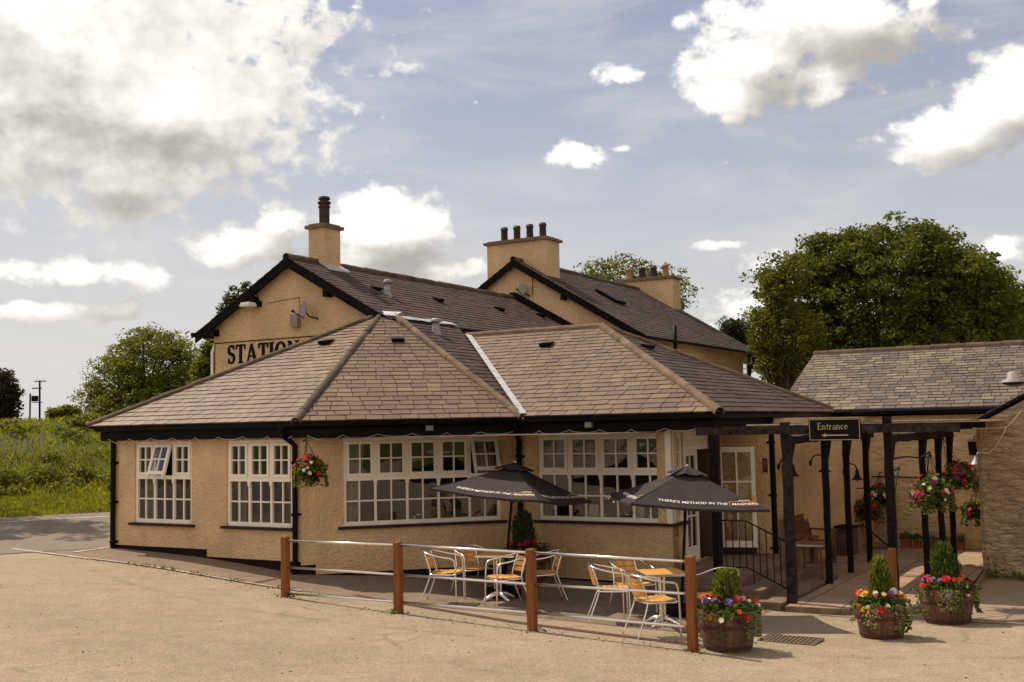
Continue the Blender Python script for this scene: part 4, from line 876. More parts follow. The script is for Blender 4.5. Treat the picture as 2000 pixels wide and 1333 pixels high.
for i, a in enumerate(sv):
    top = 2.645 + sl2 * max(0, min(a, 4.4))
    for j in range(rows):
        z = -.4 + (top + .4) * j / (rows - 1); q_ = Vector((a * 2.1, 0, z * 4.6)); h_ = mnoise.fractal(q_, 1, 2, 4) * .035 + mnoise.noise(q_ * .35) * .03
        V_.append(fO2.p(a + (mnoise.noise(Vector((3, 7, z * 5))) * .03 if i == 0 else 0), .035 + (h_ if i else h_ * .5 - .035), z))
for i in range(len(sv) - 1):
    for j in range(rows - 1): F_.append((i * rows + j, (i + 1) * rows + j, (i + 1) * rows + j + 1, i * rows + j + 1))
mb.add(V_, F_)
fO3 = Frame(uv_xy(-2.87, 25.5), uv_xy(-2.87, 22.7)); fO3.box(mb, 0, fO3.L, -.5, 0, -.5, 2.66); mb.build('wall', m_stone2, sg)
rs = MB(); sb = MB(); q = [E(-3.02, 22.1, 2.68), E(-3.02, 25.4, 2.68), E(1.53, 25.4, 5.1), E(1.53, 22.1, 5.1)]; slate_plane(rs, q, (q[0], q[1]), slab=sb); q2 = [E(6, 22.1, 2.72), E(6, 25.4, 2.72), q[2], q[3]]; slate_plane(rs, q2, (q2[0], q2[1]), expo=.4, width=.6, slab=sb)
rs.build('roof', m_slate_o, sg); sb.build('roof_boarding', m_blackw, sg)
mb = MB(); mb.tube([fO2.p(-3.0, -.0, 2.72), fO2.p(-.1, .1, 2.57), fO2.p(.52, .1, 2.60), fO2.p(.62, .1, 2.70), fO2.p(.78, .1, 2.90)], .010, 5); mb.tube([fO2.p(.52, .1, 2.60), fO2.p(.40, .1, 2.38), fO2.p(.30, .1, 2.22), fO2.p(.17, .1, 2.13), fO2.p(.02, .1, 2.14)], .011, 5)
tag(mb.build('slack_cable', m_ycable), 'cream cable sagging across the top of the stone gable at the right edge', 'cable')
# ------------------------------------------------------------------ terrace, steps
mb = MB(); poly = [(-5.0, 16.78), (-4.2, 16.85), (-3.3, 17.3), (-2.72, 18.7), (-2.86, 22.2), (-2.9, 25.6), (-6.2, 25.6), (-6.4, 20.2), (-5.0, 20.2)]
mb.prism([E(v, u, -.5) for v, u in poly], (0, 0, .5)); mb.build('terrace', m_pave, kind='structure')
mb = MB()
for a, b in zip(poly[:5], poly[1:5]): mb.beam(E(*a, -.065), E(*b, -.065), .05, .13)
mb.build('terrace_kerb', m_step, kind='structure')
st = thing('stone_steps', 'broad brown stone steps with entrance landing below the porch', 'steps', E(-6, 18, 0)); rz = math.atan2(Vv[1], Vv[0])
def vbox(mb, v0, v1, u0, u1, z0, z1): mb.box(E((v0 + v1) / 2, (u0 + u1) / 2, (z0 + z1) / 2), (v1 - v0, u1 - u0, z1 - z0), rz)
for nm, v1, u0, u1, z0, z1 in (('landing', -5.82, 17.2, 20.62, -.3, .32), ('step', -5.45, 16.98, 20.4, -.32, .185), ('step', -5.07, 16.76, 20.2, -.34, .05)):
    mb = MB(); vbox(mb, -7.24, v1, u0, u1, z0, z1 - .045); vbox(mb, -7.24, v1 + .025, u0 - .025, u1, z1 - .045, z1); mb.build(nm, m_step, st)
gr = thing('handrail', 'thin black iron handrail with upright bars beside the entrance steps', 'handrail', E(-5.8, 17.6, .3)); mb = MB()
rail = lambda v: (1.19 if v < -5.84 else 1.19 - (v + 5.84) * .46)
low = lambda v: (.44 if v < -5.84 else .44 - (v + 5.84) * .46)
for fn in (rail, low): mb.tube([E(-6.36, 17.6, fn(-6.36)), E(-5.84, 17.6, fn(-5.84)), E(-5.08, 17.55, fn(-5.08))], .013, 6)
mb.build('rail', m_iron, gr)
for k in range(12):
    mb = MB(); v = -6.3 + k * .112; zb_ = .32 if v < -5.82 else (.185 if v < -5.45 else .05); mb.tube([E(v, 17.6, low(v) if k not in (0, 5, 11) else zb_), E(v, 17.6, rail(v))], .009, 6); mb.build('baluster', m_iron, gr)
# ------------------------------------------------------------------ pergola
m_sheet = bpy.data.materials.new('translucent_sheet'); m_sheet.use_nodes = True; _t = NT(m_sheet.node_tree)
_b = m_sheet.node_tree.nodes['Principled BSDF']; _b.inputs['Base Color'].default_value = (.5, .42, .32, 1); _b.inputs['Roughness'].default_value = .5
_tr = _t.n('ShaderNodeBsdfTranslucent'); _tr.inputs[0].default_value = (.62, .52, .38, 1); _mx = _t.n('ShaderNodeMixShader'); _mx.inputs[0].default_value = .6
_t.l(_b.outputs[0], _mx.inputs[1]); _t.l(_tr.outputs[0], _mx.inputs[2]); _t.l(_mx.outputs[0], m_sheet.node_tree.nodes['Material Output'].inputs[0])
m_drip = M('weathered_edge', (.20, .165, .125), .7, .3, 9)
pg = thing('pergola', 'weathered black timber pergola of posts and beams over the paved terrace', 'pergola', E(-4.2, 19, 0))
PL = [17.1, 19.37, 20.9, 22.5]; PR = [17.1, 19.81, 21.44, 22.71]
def post(v, u, z0, z1, w_, jit=.006, name='post', mat=m_blackw, slant=0, label=None):
    mb = MB(); mb.beam(E(v, u, z0), E(v + slant, u, z1), w_, w_, up=Uv, jit=jit); return mb.build(name, mat, pg, label=label)
post(-6.42, 17.82, .32, 2.69, .125)
for i, u in enumerate(PL): post(-4.98, u, -.02 if i else -.3, 2.78 if i == 0 else 2.6,   .135 if i == 0 else .098, .012 if i == 0 else .005, mat=m_beam if i == 0 else m_blackw)
for i, u in enumerate(PR): post(-3.45, u, -.05, 2.84 if i == 0 else 2.6, .115 if i == 0 else .095)
mb = MB(); mb.beam(E(-3.45, 17.02, -.05), E(-3.45, 17.02, .90), .115, .035, up=Uv); mb.build('post_splice', m_post, pg, label='new brown timber splint on the front pergola post')
mb = MB(); mb.beam(E(-6.40, 16.97, 2.655), E(-2.42, 16.97, 2.655), .07, .125, jit=.010); mb.build('beam', m_beam, pg)
for v in (-4.98, -3.45): mb = MB(); mb.beam(E(v, 17.15, 2.50), E(v, 23.1, 2.50), .10, .12, jit=.014); mb.build('beam', m_blackw, pg)
for u in (19.6, 21.2, 22.75): mb = MB(); mb.beam(E(-5.9, u, 2.66), E(-2.6, u, 2.66), .07, .11, jit=.008); mb.build('beam', m_blackw, pg)
for v, us in ((-4.98, PL), (-3.45, PR)):
    for u in us: mb = MB(); mb.beam(E(v, u + .06, 2.08), E(v, u + .36, 2.47), .07, .07, up=(0, 0, 1)); mb.prism([E(v - .035, u + .05, 2.2), E(v - .035, u + .05, 2.44), E(v - .035, u + .28, 2.44)], np.array([*(Vv[:2] * .07), 0])); mb.build('brace', m_blackw, pg)
mb = MB()
for u in (17.08,): mb.tube([E(-5.6, u, 2.735), E(-3.9, u, 2.735)], .022, 6); mb.tube([E(-3.8, 17.9, 2.76), E(-2.4, 17.9, 2.76)], .018, 6)
mb.build('conduit', m_drip, pg)
mb = MB(); vbox(mb, -5.75, -2.4, 18.95, 22.85, 2.725, 2.755); mb.build('roof_sheet', m_sheet, pg, label='flat translucent roofing sheet laid over the pergola beams')
mb = MB(); vbox(mb, -5.75, -2.4, 18.93, 18.95, 2.735, 2.765); mb.build('drip_edge', m_drip, pg)
# entrance sign
sn = thing('entrance_sign', 'black board with gold border reading Entrance above a left arrow', 'sign', E(-4.18, 16.9, 2.66)); fN = Frame(uv_xy(-4.565, 16.91), uv_xy(-3.79, 16.91))
mb = MB(); fN.box(mb, 0, fN.L, 0, .03, 2.49, 2.82); mb.build('board', m_black, sn)
mb = MB()
for a, b, c, d in ((.012, fN.L - .012, 2.804, 2.812), (.012, fN.L - .012, 2.498, 2.506), (.012, .02, 2.506, 2.804), (fN.L - .02, fN.L - .012, 2.506, 2.804)): fN.box(mb, a, b, .03, .034, c, d)
m_gold = M('cream_gold_paint', (.50, .40, .25), .6, .05); mb.build('border', m_gold, sn)
mb = MB(); lettering(mb, 'Entrance', lambda a, b: fN.p(.13 + a, .0305, 2.655 + b), .105, np.array([*fN.n, 0]) * .004, .035); mb.build('lettering', m_gold, sn)
mb = MB(); mb.prism([fN.p(.19, .0305, 2.57), fN.p(.26, .0305, 2.545), fN.p(.255, .0305, 2.562), fN.p(.59, .0305, 2.562), fN.p(.59, .0305, 2.578), fN.p(.255, .0305, 2.578), fN.p(.26, .0305, 2.60)], np.array([*fN.n, 0]) * .004); mb.build('arrow', m_gold, sn)
# ------------------------------------------------------------------ wall lamps
def wall_lamp(p, d, side, label, flip=1):
    t = thing('wall_lamp', label, 'lamp', p, 0, 'black bell lamps along the cream wall'); p = np.array(p, float); d = np.array([d[0], d[1], 0]); mb = MB()
    mb.tube([p - d * .02, p + d * .015], [.06, .055], 10); mb.build('back_plate', m_iron, t)
    mb = MB(); mb.tube([p + d * .01, p + d * .06 + [0, 0, .12], p + d * .16 + [0, 0, .17], p + d * .27 + [0, 0, .13], p + d * .30 + [0, 0, .03]], .014, 7); mb.build('arm', m_iron, t)
    mb = MB(); q = p + d * .30; mb.lathe([(.02, .05), (.035, .02), (.045, -.06), (.07, -.12), (.125, -.17), (.13, -.175), (.06, -.12), (.03, -.02)], 14, q); mb.build('lamp_shade', m_iron, t, smooth=True)
    mb = MB(); mb.ball(q - [0, 0, .19], .04); mb.build('bulb', M('lamp_bulb', (.6, .55, .42), .2), t, smooth=True)
for s, z, lb in ((.42, 1.92, 'black bell lamp on the cream wall beside the thick front pergola post'), (1.85, 1.94, 'black bell lamp on the cream wall half hidden behind the second pergola post'), (3.48, 1.70, 'black bell lamp farthest along the cream wall, with cable running above it')):
    wall_lamp(fA.p(s, 0, z), fA.n, 0, lb)
mb = MB(); mb.tube([fA.p(3.48, .012, 1.78), fA.p(3.44, .012, 2.1), fA.p(3.52, .012, 2.3), fA.p(3.48, .012, 2.8)], .007, 5); mb.tube([fA.p(2.55, .012, 2.8), fA.p(2.55, .012, .5)], .008, 5); tag(mb.build('lamp_cable', m_blackw), 'thin dark lamp cable stapled down the cream wall behind the pergola', 'cable')
mb = MB(); fA.box(mb, 1.08, 1.2, 0, .012, 1.78, 2.02); tag(mb.build('notice', M('pale_notice', (.45, .5, .36), .7, .15, 40)), 'small pale green notice on the cream wall by the first lamp', 'notice')
t = thing('wall_plaque', 'dark red oval-topped plaque on the wall right of the open door', 'plaque', fE.p(.83, .01, 1.98)); mb = MB(); fE.box(mb, .78, .87, .0, .02, 1.84, 2.10); mb.build('plate', M('plaque_dark', (.06, .02, .02), .5), t); mb = MB(); fE.box(mb, .79, .86, .02, .024, 1.92, 2.06); mb.build('emblem', M('plaque_red', (.22, .05, .05), .5, .4, 60), t)
# lantern, globe lamp and box on the side wall of the stone gable building
t = thing('wall_lantern', 'black box lantern projecting from the stone gable building under its eaves', 'lantern', E(-3.1, 23.5, 2.2)); mb = MB(); mb.lathe([(.001, .16), (.15, .10), (.13, .09), (.11, -.17), (.001, -.17)], 4, E(-3.1, 23.5, 2.22)); mb.build('lantern_body', m_iron, t); mb = MB(); mb.tube([E(-2.88, 23.5, 2.45), E(-3.1, 23.5, 2.42), E(-3.1, 23.5, 2.36)], .015, 6); mb.build('arm', m_iron, t)
t = thing('globe_lamp', 'grey swan-neck lamp with round yellowish bulb beside the stone corner', 'lamp', E(-3.05, 23.3, 1.9)); mb = MB(); mb.tube([E(-2.87, 23.3, 2.06), E(-3.02, 23.3, 2.1), E(-3.06, 23.3, 2.02)], .015, 6); mb.lathe([(.02, .06), (.04, .0), (.1, -.09), (.105, -.1)], 14, E(-3.06, 23.3, 1.98)); mb.build('lamp_shade', m_lead, t, smooth=True); mb = MB(); mb.ball(E(-3.06, 23.3, 1.81), .085, 12, 8); mb.build('globe', M('globe_glass', (.62, .52, .26), .15, .1), t, smooth=True)
t = thing('wall_box', 'black slanted box with louvred vent below the globe lamp', 'box', E(-3.0, 23.2, 1.55)); mb = MB(); mb.prism([E(-2.87, 23.1, 1.42), E(-3.13, 23.1, 1.42), E(-3.13, 23.1, 1.58), E(-2.87, 23.1, 1.75)], np.array([*(Uv[:2] * .2), 0])); mb.build('box_body', m_black, t)
mb = MB()
for k in range(4): mb.box(E(-2.95, 23.2, 1.19 + k * .05), (.14, .14, .025), rz)
mb.build('louvre', m_lead, t)

# ------------------------------------------------------------------ flowers
def bloom_mesh(name, col, r=.045):
    mb = MB()
    for lay, (n, rr, z, tl) in enumerate(((6, 1.0, 0, .25), (5, .7, .012, .6), (4, .4, .02, 1.1))):
        for k in range(n):
            a = 2 * math.pi * k / n + lay * .5; R_ = r * rr * random.uniform(.85, 1.15); ca, sa = math.cos(a), math.sin(a); w_ = R_ * .55
            p = lambda x, y, zz: (x * ca - y * sa, x * sa + y * ca, zz + z)
            mb.quad(p(0, 0, 0), p(R_ * .6, -w_, R_ * .35 * tl), p(R_, 0, R_ * tl * .8), p(R_ * .6, w_, R_ * .35 * tl))
    me = bpy.data.meshes.new(name); me.from_pydata(mb.v, [], mb.f); me.materials.append(FLOWER[col]); return me
BM = {c: [bloom_mesh('bloom', c, .05), bloom_mesh('bloom', c, .042)] for c in FLOWER}
def add_flowers(t, spots):             # spots: (pos, colour, scale, normal)
    inv = wmat(t).inverted()
    for p, c, s, nrm in spots:
        o = bpy.data.objects.new('flower', random.choice(BM[c])); C.objects.link(o); o.parent = t; o.location = inv @ Vector(tuple(map(float, p)))
        q = Vector(tuple(map(float, nrm))).to_track_quat('Z', 'Y'); o.rotation_euler = q.to_euler(); o.rotation_euler.rotate_axis('Z', random.uniform(0, 6)); o.scale = (s, s, s)
def shell_leaves(t, c, rad, n, size, mat, name='foliage', zmin=-1., trail=0, up=.4, rlo=.75):
    c = np.array(c, float); p = rng.normal(0, 1, (n * 2, 3)); p /= np.linalg.norm(p, axis=1)[:, None]; p = p[p[:, 2] > zmin][:n]; lump = 1 + .18 * np.sin(p[:, 0] * 5 + c[0] * 9) * np.sin(p[:, 1] * 5 + 2) + .12 * np.sin(p[:, 2] * 9 + p[:, 0] * 6)
    q = c + p * np.array(rad) * (rng.uniform(rlo, 1.05, len(p)) * lump)[:, None]
    if trail:
        m = trail; a = rng.uniform(0, 6.28, m); k = np.repeat(rng.uniform(0, 6.28, 9), m // 9 + 1)[:m]; dz = rng.uniform(0, 1, m)
        q = np.r_[q, np.c_[c[0] + rad[0] * (1.0 + .12 * dz) * np.cos(k + .12 * rng.normal(0, 1, m)), c[1] + rad[1] * (1.0 + .12 * dz) * np.sin(k + .12 * rng.normal(0, 1, m)), c[2] - dz * trail_len]]
    V, F = leaf_quads(q, size, up); return np_mesh(name, V, F, mat, t)
trail_len = .3
def conifer(t, base, h, r, mat, n=4200, tips=3):
    base = np.array(base, float); C_ = []
    for k in range(tips):
        a = random.uniform(0, 6.28); off = np.array([math.cos(a), math.sin(a), 0]) * r * (.1 if k == 0 else .5); hh = h * (1 if k == 0 else random.uniform(.8, 1.03)); rr = r * (.9 if k == 0 else .5)
        m = int(n / tips); z = rng.uniform(0, 1, m) ** 1.1; prof = np.sqrt(np.clip(1 - ((z - .36) / .66) ** 2, 0, 1)) ** .8; a = rng.uniform(0, 6.28, m); rad = rr * prof * rng.uniform(.5, 1.05, m) * (1 + .16 * np.sin(a * 3 + k + z * 7) + .1 * np.sin(a * 7 + z * 13))
        C_.append(np.c_[base[0] + off[0] + rad * np.cos(a), base[1] + off[1] + rad * np.sin(a), base[2] + z * hh])
    q = np.concatenate(C_); n_ = len(q); out = q - np.array([base[0], base[1], 0]); out[:, 2] = 0; out /= np.linalg.norm(out, axis=1)[:, None] + 1e-6
    d = out * .45 + rng.normal(0, .22, (n_, 3)); d[:, 2] += 1.; d /= np.linalg.norm(d, axis=1)[:, None]; e = np.cross(d, rng.normal(0, 1, (n_, 3))); e /= np.linalg.norm(e, axis=1)[:, None]
    L = rng.uniform(.05, .1, (n_, 1)) * (h / .5) ** .5; W = L * .17
    V = np.stack([q - d * L * .4, q + e * W, q + d * L * .6, q - e * W], 1).reshape(-1, 3); return np_mesh('conifer', V, np.arange(4 * n_).reshape(n_, 4), mat, t)
m_lobelia = leaf_mat('silver_leaves', (0.160, 0.180, 0.100), (0.420, 0.420, 0.280), 0.38)
def planter(x, y, r, h, label, cols, cmat, ch_, cr, nfl=26, trail=(0, 1)):
    g = G3(x, y); t = thing('barrel_planter', label, 'planter', g, 0, 'half-barrel flower planters'); ns = 22; a0 = random.uniform(0, 6)
    R0_, Rm, R1_ = r * .80, r * .955, r; prof = [(R0_, 0), (Rm * .97, h * .38), (R1_, h * .75), (R1_ * .985, h)]; mb = MB()
    for k in range(ns):
        b0 = a0 + 2 * math.pi * (k + .03) / ns; b1 = a0 + 2 * math.pi * (k + .97) / ns; vs = []; dh = random.uniform(-.008, .004); dr = random.uniform(-.003, .003)
        for rr, z in prof:
            for R_ in (rr + dr, rr - .025):
                for b in (b0, (b0 + b1) / 2, b1): vs.append((g[0] + R_ * math.cos(b), g[1] + R_ * math.sin(b), g[2] + z + (dh if z == h else 0)))
        fs = []
        for i in range(3):
            o = i * 6
            for j in (0, 1): fs += [(o + j, o + j + 1, o + 6 + j + 1, o + 6 + j), (o + 3 + j + 1, o + 3 + j, o + 9 + j, o + 9 + j + 1)]
            fs += [(o + 3, o, o + 6, o + 9), (o + 2, o + 5, o + 11, o + 8)]
        fs += [(18, 19, 22, 21), (19, 20, 23, 22)]; mb.add(vs, fs)
    mb.lathe([(R0_ - .02, .01), (.001, .01)], 22, g); mb.build('barrel', m_barrel, t)
    for z0, z1 in ((h * .06, h * .18), (h * .60, h * .72)):
        f_ = lambda z: np.interp(z, [q[1] for q in prof], [q[0] for q in prof]); mb = MB(); mb.lathe([(f_(z0) + .001, z0), (f_(z0) + .009, z0 + .003), (f_(z1) + .009, z1 - .003), (f_(z1) + .001, z1)], 36, g); mb.build('hoop', m_hoop, t, smooth=False)
    mb = MB(); mb.lathe([(R1_ - .03, h - .05), (.001, h - .03)], 22, g); mb.build('soil', m_soil, t)
    shell_leaves(t, g + [0, 0, h - .04], (r * 1.05, r * 1.05, .17), 1000, .065, m_leafp, zmin=-.1, trail=160)
    tr = []
    for a in trail:
        n = 130; dz = rng.uniform(0, 1, n); w_ = rng.normal(0, .16, n); tr.append(np.c_[g[0] + (r + .02 + .05 * np.sin(dz * 3)) * np.cos(a + w_ * (1 - .4 * dz)), g[1] + (r + .02 + .05 * np.sin(dz * 3)) * np.sin(a + w_ * (1 - .4 * dz)), g[2] + h + .03 - dz * .30])
    V, F = leaf_quads(np.concatenate(tr), .035, .2); np_mesh('trailing_foliage', V, F, m_lobelia, t)
    conifer(t, g + [0, 0, h - .02], ch_, cr, cmat)
    sp = []
    for k in range(nfl):
        a = 2.4 * k + random.uniform(-.3, .3); rr = r * (.55 + .55 * ((k * .618) % 1)); z = h + .17 * math.sqrt(max(.02, 1 - (rr / (r * 1.15)) ** 2)) + random.uniform(-.0, .04)
        sp.append((g + [rr * math.cos(a), rr * math.sin(a), z], cols[k % len(cols)], random.uniform(.75, 1.25), (.8 * math.cos(a), .8 * math.sin(a) - .25, 1)))
    for k in range(10):
        a = random.uniform(-math.pi, 0); rr = r * 1.06; sp.append((g + [rr * math.cos(a), rr * math.sin(a), h + random.uniform(-.06, .08)], random.choice(cols), random.uniform(.6, 1.0), (math.cos(a), math.sin(a), .5)))
    add_flowers(t, sp)
planter(2.50, 13.42, .335, .45, 'half-barrel planter at the end of the fence, bushy green conifer, orange and red flowers', ['red', 'orange', 'pink', 'red', 'purple', 'white', 'orange', 'maroon'], m_thuja, .50, .165, 30, (-1.0, -.5))
planter(4.66, 14.42, .315, .42, 'half-barrel planter on the tarmac nearest the pergola post, yellow-green conifer, mixed pansies and begonias', ['red', 'white', 'pink', 'yellow', 'magenta', 'purple', 'red', 'white', 'orange'], m_thuja, .60, .15, 30, (-1.2, -.6, -2.2))
planter(6.02, 15.75, .36, .47, 'half-barrel planter beside the grooved ramp, dark twin conifer, pink and white flowers', ['magenta', 'red', 'orange', 'white', 'purple', 'maroon', 'pink', 'red'], m_thujad, .64, .2, 30, (-2.0, -1.7, -.3))
planter(.16, 19.80, .38, .54, 'half-barrel planter against the wall corner behind the tables, dark slim conifer, red geraniums', ['red', 'maroon', 'magenta', 'red', 'pink', 'white'], m_thujad, .70, .22, 30, (-2.0,))
def hanging_basket(p, r, hook, label, cols, arm=None, nfl=24, group='hanging flower baskets'):
    p = np.array(p, float); t = thing('hanging_basket', label, 'hanging basket', p, 0, group); mb = MB()
    mb.lathe([(.01, -r * .75), (r * .45, -r * .62), (r * .72, -r * .2), (r * .75, 0)], 14, p); mb.build('basket', m_blackw, t)
    mb = MB()
    for k in range(3): a = 2.1 * k + .4; mb.tube([p + [r * .72 * math.cos(a), r * .72 * math.sin(a), 0], np.array(hook)], .006, 4)
    mb.build('chain', m_iron, t)
    if arm is not None: mb = MB(); mb.tube([np.array(q, float) for q in arm], .014, 6); mb.build('bracket', m_iron, t)
    shell_leaves(t, p, (r * .95, r * .95, r * .85), 900, .07, m_leafp, trail=220)
    sp = []
    for k in range(nfl):
        d = rng.normal(0, 1, 3); d /= np.linalg.norm(d); d[2] = abs(d[2]) * 1.1 - .35; d[1] = -abs(d[1]) if k % 3 else d[1]; d /= np.linalg.norm(d); sp.append((p + d * r * np.array([1.02, 1.02, .92]), cols[k % len(cols)], random.uniform(.6, 1.05), d + [0, 0, .3]))
    add_flowers(t, sp)
hanging_basket((-3.52, 19.18, 2.13), .27, (-3.60, 19.25, 2.62), 'hanging basket with red flowers on the corner between the two left bay walls', ['red', 'pink', 'red', 'orange', 'white', 'red'], [(-3.72, 19.6, 2.62), (-3.60, 19.25, 2.64)])
q1 = E(-3.05, 18.2, 1.64); hanging_basket(q1, .31, E(-3.05, 18.2, 2.28), 'hanging basket of pink petunias hanging from the nearer pergola scroll bracket', ['pink', 'magenta', 'white', 'red', 'magenta', 'white', 'pink'], [E(-3.45, 17.18, 2.2), E(-3.3, 17.6, 2.22), E(-3.15, 18.0, 2.19), E(-3.05, 18.2, 2.28)], 34)
q2 = E(-2.98, 20.6, 1.80); hanging_basket(q2, .27, E(-3.2, 20.45, 2.45), 'hanging basket with crimson petunias nearest the stone corner', ['magenta', 'maroon', 'pink', 'white', 'magenta', 'red'], [E(-3.45, 19.9, 2.42), E(-3.3, 20.2, 2.47), E(-3.2, 20.45, 2.45)], 30)
hanging_basket(E(-5.32, 25.25, 1.12), .30, E(-5.32, 25.3, 1.6), 'white and dark red hanging basket on the far stone wall', ['white', 'maroon', 'white', 'red', 'orange'], [E(-5.32, 25.6, 1.62), E(-5.32, 25.3, 1.62)], 22)
hanging_basket(fA.p(4.15, .25, .86), .28, fA.p(4.15, .2, 1.3), 'dark trailing basket low on the cream wall behind the third pergola post', ['maroon', 'maroon', 'red'], [fA.p(4.15, 0, 1.3), fA.p(4.15, .22, 1.32)], 8)
hanging_basket(E(-3.12, 23.0, 1.02), .2, E(-3.05, 23.0, 1.4), 'small trailing basket with yellow sprigs against the stone corner', ['pink', 'red', 'yellow', 'orange'], [E(-2.87, 23.0, 1.4), E(-3.05, 23.0, 1.42)], 14)
# scroll brackets of wrought iron on the front right post
for u0, v0, zz, lb in ((17.18, -3.45, 2.02, 'curled wrought-iron scroll bracket on the front right pergola post'), (19.9, -3.45, 2.12, 'curled wrought-iron scroll bracket on the second right pergola post')):
    mb = MB(); p = lambda a, z: E(v0, u0 + a, zz + z)
    mb.tube([p(0, .0), p(0, -.5)], .011, 6); mb.tube([p(0, 0), p(.2, .02), p(.4, -.01), p(.62, .03), p(.75, 0)], .011, 6); mb.tube([p(.02, -.48), p(.25, -.34), p(.45, -.12), p(.62, -.0)], .011, 6)
    for c_, s in ((-.08, .05), (-.42, .05)): mb.tube([p(.06 + s * math.cos(a) * (1 - a / 14), c_ + s * math.sin(a) * (1 - a / 14)) for a in np.linspace(0, 9, 22)], .007, 5)
    tag(mb.build('scroll_bracket', m_iron), lb, 'bracket', 'wrought-iron scroll brackets')

# ------------------------------------------------------------------ post and rail fence, drain channel
FP = [((-3.55, 17.2), 1.18, .26, (1.116, .714, .316)), ((-1.68, 15.87), 1.2, .2, (1.155, .74, .358)), ((.19, 14.54), 1.21, .155, (1.16, .755, .39)), ((2.05, 13.21), 1.236, .13, (1.166, .79, .405))]
fn = thing('rail_fence', 'low fence of square brown timber posts with three thin aluminium rails', 'fence', G3(-1, 15.4)); frz = math.atan2(13.21 - 17.2, 2.05 + 3.55)
for (x, y), zt_, zb_, rl_ in FP:
    mb = MB(); ax_ = (np.array([math.cos(frz), math.sin(frz), 0]), np.array([-math.sin(frz), math.cos(frz), 0]), np.array([0, 0, 1.])); mb.box((x, y, (zt_ + zb_ - .25) / 2 - .006), (.10, .10, zt_ - zb_ + .25 - .012), ax=ax_)
    vs = [np.array([x, y, zt_ - .012]) + sx_ * .05 * ax_[0] + sy_ * .05 * ax_[1] for sx_, sy_ in ((-1, -1), (1, -1), (1, 1), (-1, 1))]; tp = [np.array([x, y, zt_]) + sx_ * .042 * ax_[0] + sy_ * .042 * ax_[1] for sx_, sy_ in ((-1, -1), (1, -1), (1, 1), (-1, 1))]
    mb.add(vs + tp, [(4, 5, 6, 7)] + [(k, (k + 1) % 4, 4 + (k + 1) % 4, 4 + k) for k in range(4)]); mb.build('post', m_post, fn)
for a, b in zip(FP[:-1], FP[1:]):
    for i in range(3): mb = MB(); mb.tube([(*a[0], a[3][i]), (*b[0], b[3][i])], .017, 10); mb.build('rail', m_alu, fn, smooth=True)
def drape(mb, pts, wdt, dz, hh, seg=.12, gap=.5):          # short bars laid along a line on the ground
    pts = [np.array(p, float) for p in pts]
    for a, b in zip(pts[:-1], pts[1:]):
        L = np.linalg.norm(b - a); n = int(L / seg); d = (b - a) / L; s_ = np.array([-d[1], d[0]])
        for k in range(n):
            p0 = a + d * (k * seg); p1 = a + d * (k * seg + seg * gap); q = [G3(*(p + s_ * w_ * wdt / 2), dz) for p, w_ in ((p0, -1), (p1, -1), (p1, 1), (p0, 1))]; mb.prism(q, (0, 0, hh))
dc = thing('drain_channel', 'narrow rusty drain channel set in the tarmac along the fence', 'drain', G3(-.1, 15.2)); mb = MB(); ln = [(-2.55, 17.62), (-.08, 15.26), (1.87, 13.8), (2.4, 13.42)]
drape(mb, ln, .075, .008, .004, .05, .6); mb.build('grating', m_redline, dc)
mb = MB()
for sgn in (-1, 1): mb.tube([G3(p[0] + sgn * .03, p[1] + sgn * .04, .01) for a, b in zip(ln[:-1], ln[1:]) for p in [(a[0] + (b[0] - a[0]) * t, a[1] + (b[1] - a[1]) * t) for t in np.linspace(0, 1, 8)]], .007, 4)
mb.build('channel_edge', m_hoop, dc)
m_grate = M('worn_grate', (.13, .09, .062), .8, .3, 14, .3, 40)
dg = thing('drain_cover', 'rectangular brown drain grating in the tarmac between the first two barrel planters', 'drain cover', G3(3.42, 14.12)); mb = MB()
for k in range(12): mb.box(G3(3.42, 14.12, .012) + E((k - 5.5) * .055, 0), (.03, .42, .014), rz)
mb.build('bars', m_grate, dg); mb = MB()
for k in (-1, 1): mb.box(G3(3.42, 14.12, .012) + E(0, k * .225), (.72, .03, .02), rz); mb.box(G3(3.42, 14.12, .012) + E(k * .345, 0), (.03, .42, .02), rz)
mb.build('frame', m_grate, dg)
mb = MB()
for k in range(9): u0 = 16.75 + k * .21; mb.prism([np.array([*uv_xy(v, u), float(gz(*uv_xy(min(v, .5), u))) + .012]) for v, u in ((-2.5, u0), (3.5, u0 + .02), (3.5, u0 + .19), (-2.5, u0 + .185))], (0, 0, .02))
mb.build('path_slabs', m_groove, kind='structure')

# ------------------------------------------------------------------ cafe chairs and tables
def bez(p, n=8):       # smooth poly through points (Catmull-Rom)
    p = [np.array(q, float) for q in p]; out = []; P_ = [2 * p[0] - p[1]] + p + [2 * p[-1] - p[-2]]
    for i in range(1, len(P_) - 2):
        for k in range(n):
            t = k / n; a, b, c, d = P_[i - 1:i + 3]; out.append(.5 * ((2 * b) + (c - a) * t + (2 * a - 5 * b + 4 * c - d) * t * t + (3 * b - a - 3 * c + d) * t ** 3))
    return out + [p[-1]]
GC = 'aluminium cafe chairs around the terrace tables'
ch0 = thing('cafe_chair', 'x', 'chair', (0, 0, 0), 0, GC)
W_ = .265; arm = [(-W_, -.24, 0), (-W_, -.235, .3), (-W_ + .005, -.22, .60), (-W_ + .005, -.17, .675), (-W_, -.02, .70), (-W_ + .01, .14, .735), (-.2, .25, .765), (-.08, .30, .775), (.08, .30, .775), (.2, .25, .765), (W_ - .01, .14, .735), (W_, -.02, .70), (W_ - .005, -.17, .675), (W_ - .005, -.22, .60), (W_, -.235, .3), (W_, -.24, 0)]
